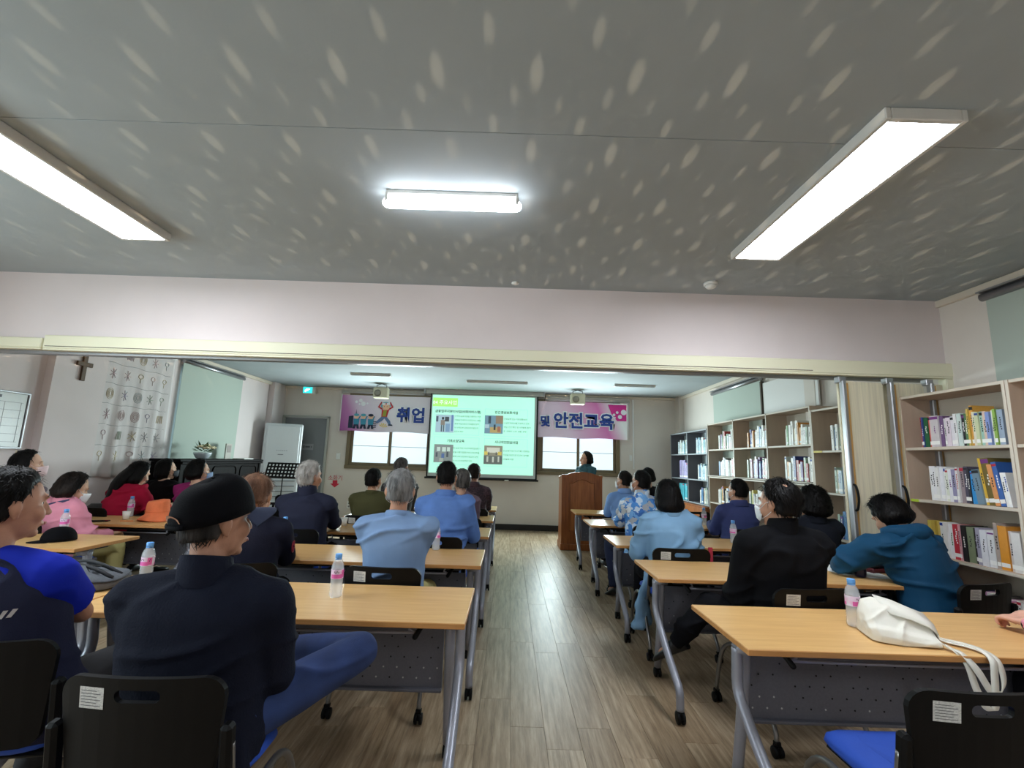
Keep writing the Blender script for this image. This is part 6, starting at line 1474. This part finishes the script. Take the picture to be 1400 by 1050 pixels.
# black shoulder bag hung behind the woman in crimson
t = thing('shoulder_bag', 'black bag with chain strap between the pink shirt and the crimson blouse', 'handbag', (-4.55, 5.35, .50), .3); rings = [[V(math.cos(2 * PI * j / 18) * .15 * s, math.sin(2 * PI * j / 18) * .07 * s, z) for j in range(18)] for z, s in ((0, .8), (.03, 1), (.16, 1), (.27, .8), (.33, .35))]
MB().loft(rings).build('bag_body', mat('bag_leather', (22, 20, 22), .4), t)
for k in range(14): a = k / 13 * PI; MB().tube([V(.11 * math.cos(a) + .009 * math.cos(b), -.08 + .006 * math.sin(b) * (k % 2), .18 + .10 * math.sin(a) + .009 * math.sin(b)) for b in [q * PI / 4 for q in range(8)]], .003, 5, closed=True).build('chain_link', M_alu, t, fix=False)
# white cotton tote bag with its straps hanging over the edge
M_tote = mat('tote_cotton', (226, 221, 208), .9, noise_s=6, amt=.03, bump=.25, bump_s=350); t = thing('tote_bag', 'white cotton tote bag lying on the near table, straps hanging down', 'tote bag', (1.735, 2.215, ZT), -.30); t.scale = (.76, .85, .92)
mb = MB(); rings = []
for x, y0, y1, h0, h1 in ((-.165, -.06, .06, .035, .05), (-.160, -.10, .10, .055, .10), (-.13, -.125, .125, .065, .15), (-.07, -.13, .135, .06, .165), (.0, -.125, .13, .05, .15), (.07, -.12, .12, .042, .125), (.13, -.115, .10, .036, .09), (.165, -.11, .06, .03, .06)):
    # front lip low, back high: a soft wedge
    sec = [(y0, .003), (y0 - .006, h0 * .5), (y0 + .012, h0), (y0 + .05, h0 + .010), ((y0 + y1) / 2, (h0 + h1) / 2 + .02), (y1 - .045, h1), (y1 - .008, h1 - .012), (y1 + .004, h1 * .5), (y1, .003), ((y0 + y1) / 2, .002)]
    rings.append([V(x + .006 * math.sin(k * 2.1), y, z) for k, (y, z) in enumerate(sec)])
mb.loft(rings); link('bag_body', remesh(mb, 'bag_body', .0055, 4, M_tote, .005, 71, 14), t)
def sheet(rows, m, nm, th=.004):
    nr, nc = len(rows), len(rows[0]); mb = MB(); mb.add([V(*p_) for r_ in rows for p_ in r_], [(i * nc + j, i * nc + j + 1, (i + 1) * nc + j + 1, (i + 1) * nc + j) for i in range(nr - 1) for j in range(nc - 1)], 0, True)
    o = mb.build(nm, m, t, fix=False); s_ = o.modifiers.new('thick', 'SOLIDIFY'); s_.thickness = th; s_.offset = 0; return o
# mouth of the bag folded over, its corner standing off to the side
sheet([[(-.06, .11, .168), (-.05, .03, .135), (-.03, -.03, .115)], [(.04, .115, .148), (.05, .03, .122), (.06, -.04, .10)], [(.12, .11, .122), (.135, .02, .10), (.14, -.055, .078)], [(.185, .10, .105), (.19, .01, .078), (.175, -.06, .05)]], M_tote, 'folded_mouth', .005)
sheet([[(.186, .10, .103), (.191, .01, .076), (.176, -.06, .048)], [(.19, .095, .05), (.192, .02, .035), (.18, -.05, .02)], [(.19, .09, .003), (.19, .02, .003), (.18, -.05, .003)]], M_tote, 'side_fold', .004)
def ribbon(pts, sides, w=.017):
    pts = [V(*q) for q in pts]; P_, S_ = [], []; n = len(pts); sides = [V(*q).normalized() for q in sides]
    for i in range(n - 1):
        a, b, c_, d = pts[max(i - 1, 0)], pts[i], pts[i + 1], pts[min(i + 2, n - 1)]
        for k in range(5): u = k / 5; P_.append(.5 * ((2 * b) + (c_ - a) * u + (2 * a - 5 * b + 4 * c_ - d) * u * u + (3 * b - a - 3 * c_ + d) * u ** 3)); S_.append(sides[i].lerp(sides[i + 1], u).normalized())
    P_.append(pts[-1]); S_.append(sides[-1]); sheet([[tuple(p_ - s_ * w), tuple(p_ + s_ * w)] for p_, s_ in zip(P_, S_)], M_tote, 'strap', .0025)
X1, Y1 = (.9, .45, 0), (.25, 1, 0)
# the tote is turned, so table edge lies along this direction in its own frame
ribbon([(.165, .04, .035), (.22, .01, .012), (.30, -.03, .010), (.345, -.085, .012), (.375, -.145, -.01), (.385, -.16, -.08), (.36, -.165, -.135), (.315, -.17, -.12), (.27, -.175, -.05), (.225, -.15, .006), (.19, -.10, .012), (.165, -.06, .03)],
       [(.1, 1, 0), (.2, 1, 0), (.35, .9, 0), (.6, .7, .2), (.8, .3, .4), (.75, .2, .5), (.5, .1, .8), (.5, .1, .75), (.8, .2, .45), (.8, .6, 0), (.4, .9, 0), (.1, 1, 0)])
ribbon([(.17, .07, .03), (.24, .05, .010), (.31, .0, .012), (.345, -.075, .014), (.352, -.15, -.005), (.345, -.165, -.07), (.335, -.168, -.15), (.325, -.168, -.20), (.29, -.172, -.19), (.255, -.175, -.12), (.235, -.165, -.03), (.205, -.14, .008), (.18, -.10, .02)],
       [(.1, 1, 0), (.3, .9, 0), (.6, .7, 0), (.95, .3, 0), (1, .1, 0), (1, .1, 0), (1, .1, 0), (1, 0, .1), (.9, 0, .3), (.9, .1, .2), (.9, .2, .2), (.7, .7, 0), (.3, .9, 0)])
# red strap over a chair back; coat over the nearest chair
t = thing('red_strap', 'narrow red strap hung over the chair back of the long pale blue shirt', 'strap', (1.62, 3.88, .74)); MB().box((0, 0, .0), (.035, .012, .14), .003).build('band', mat('strap_red', (176, 42, 62), .7), t)
bpy.context.view_layer.update()
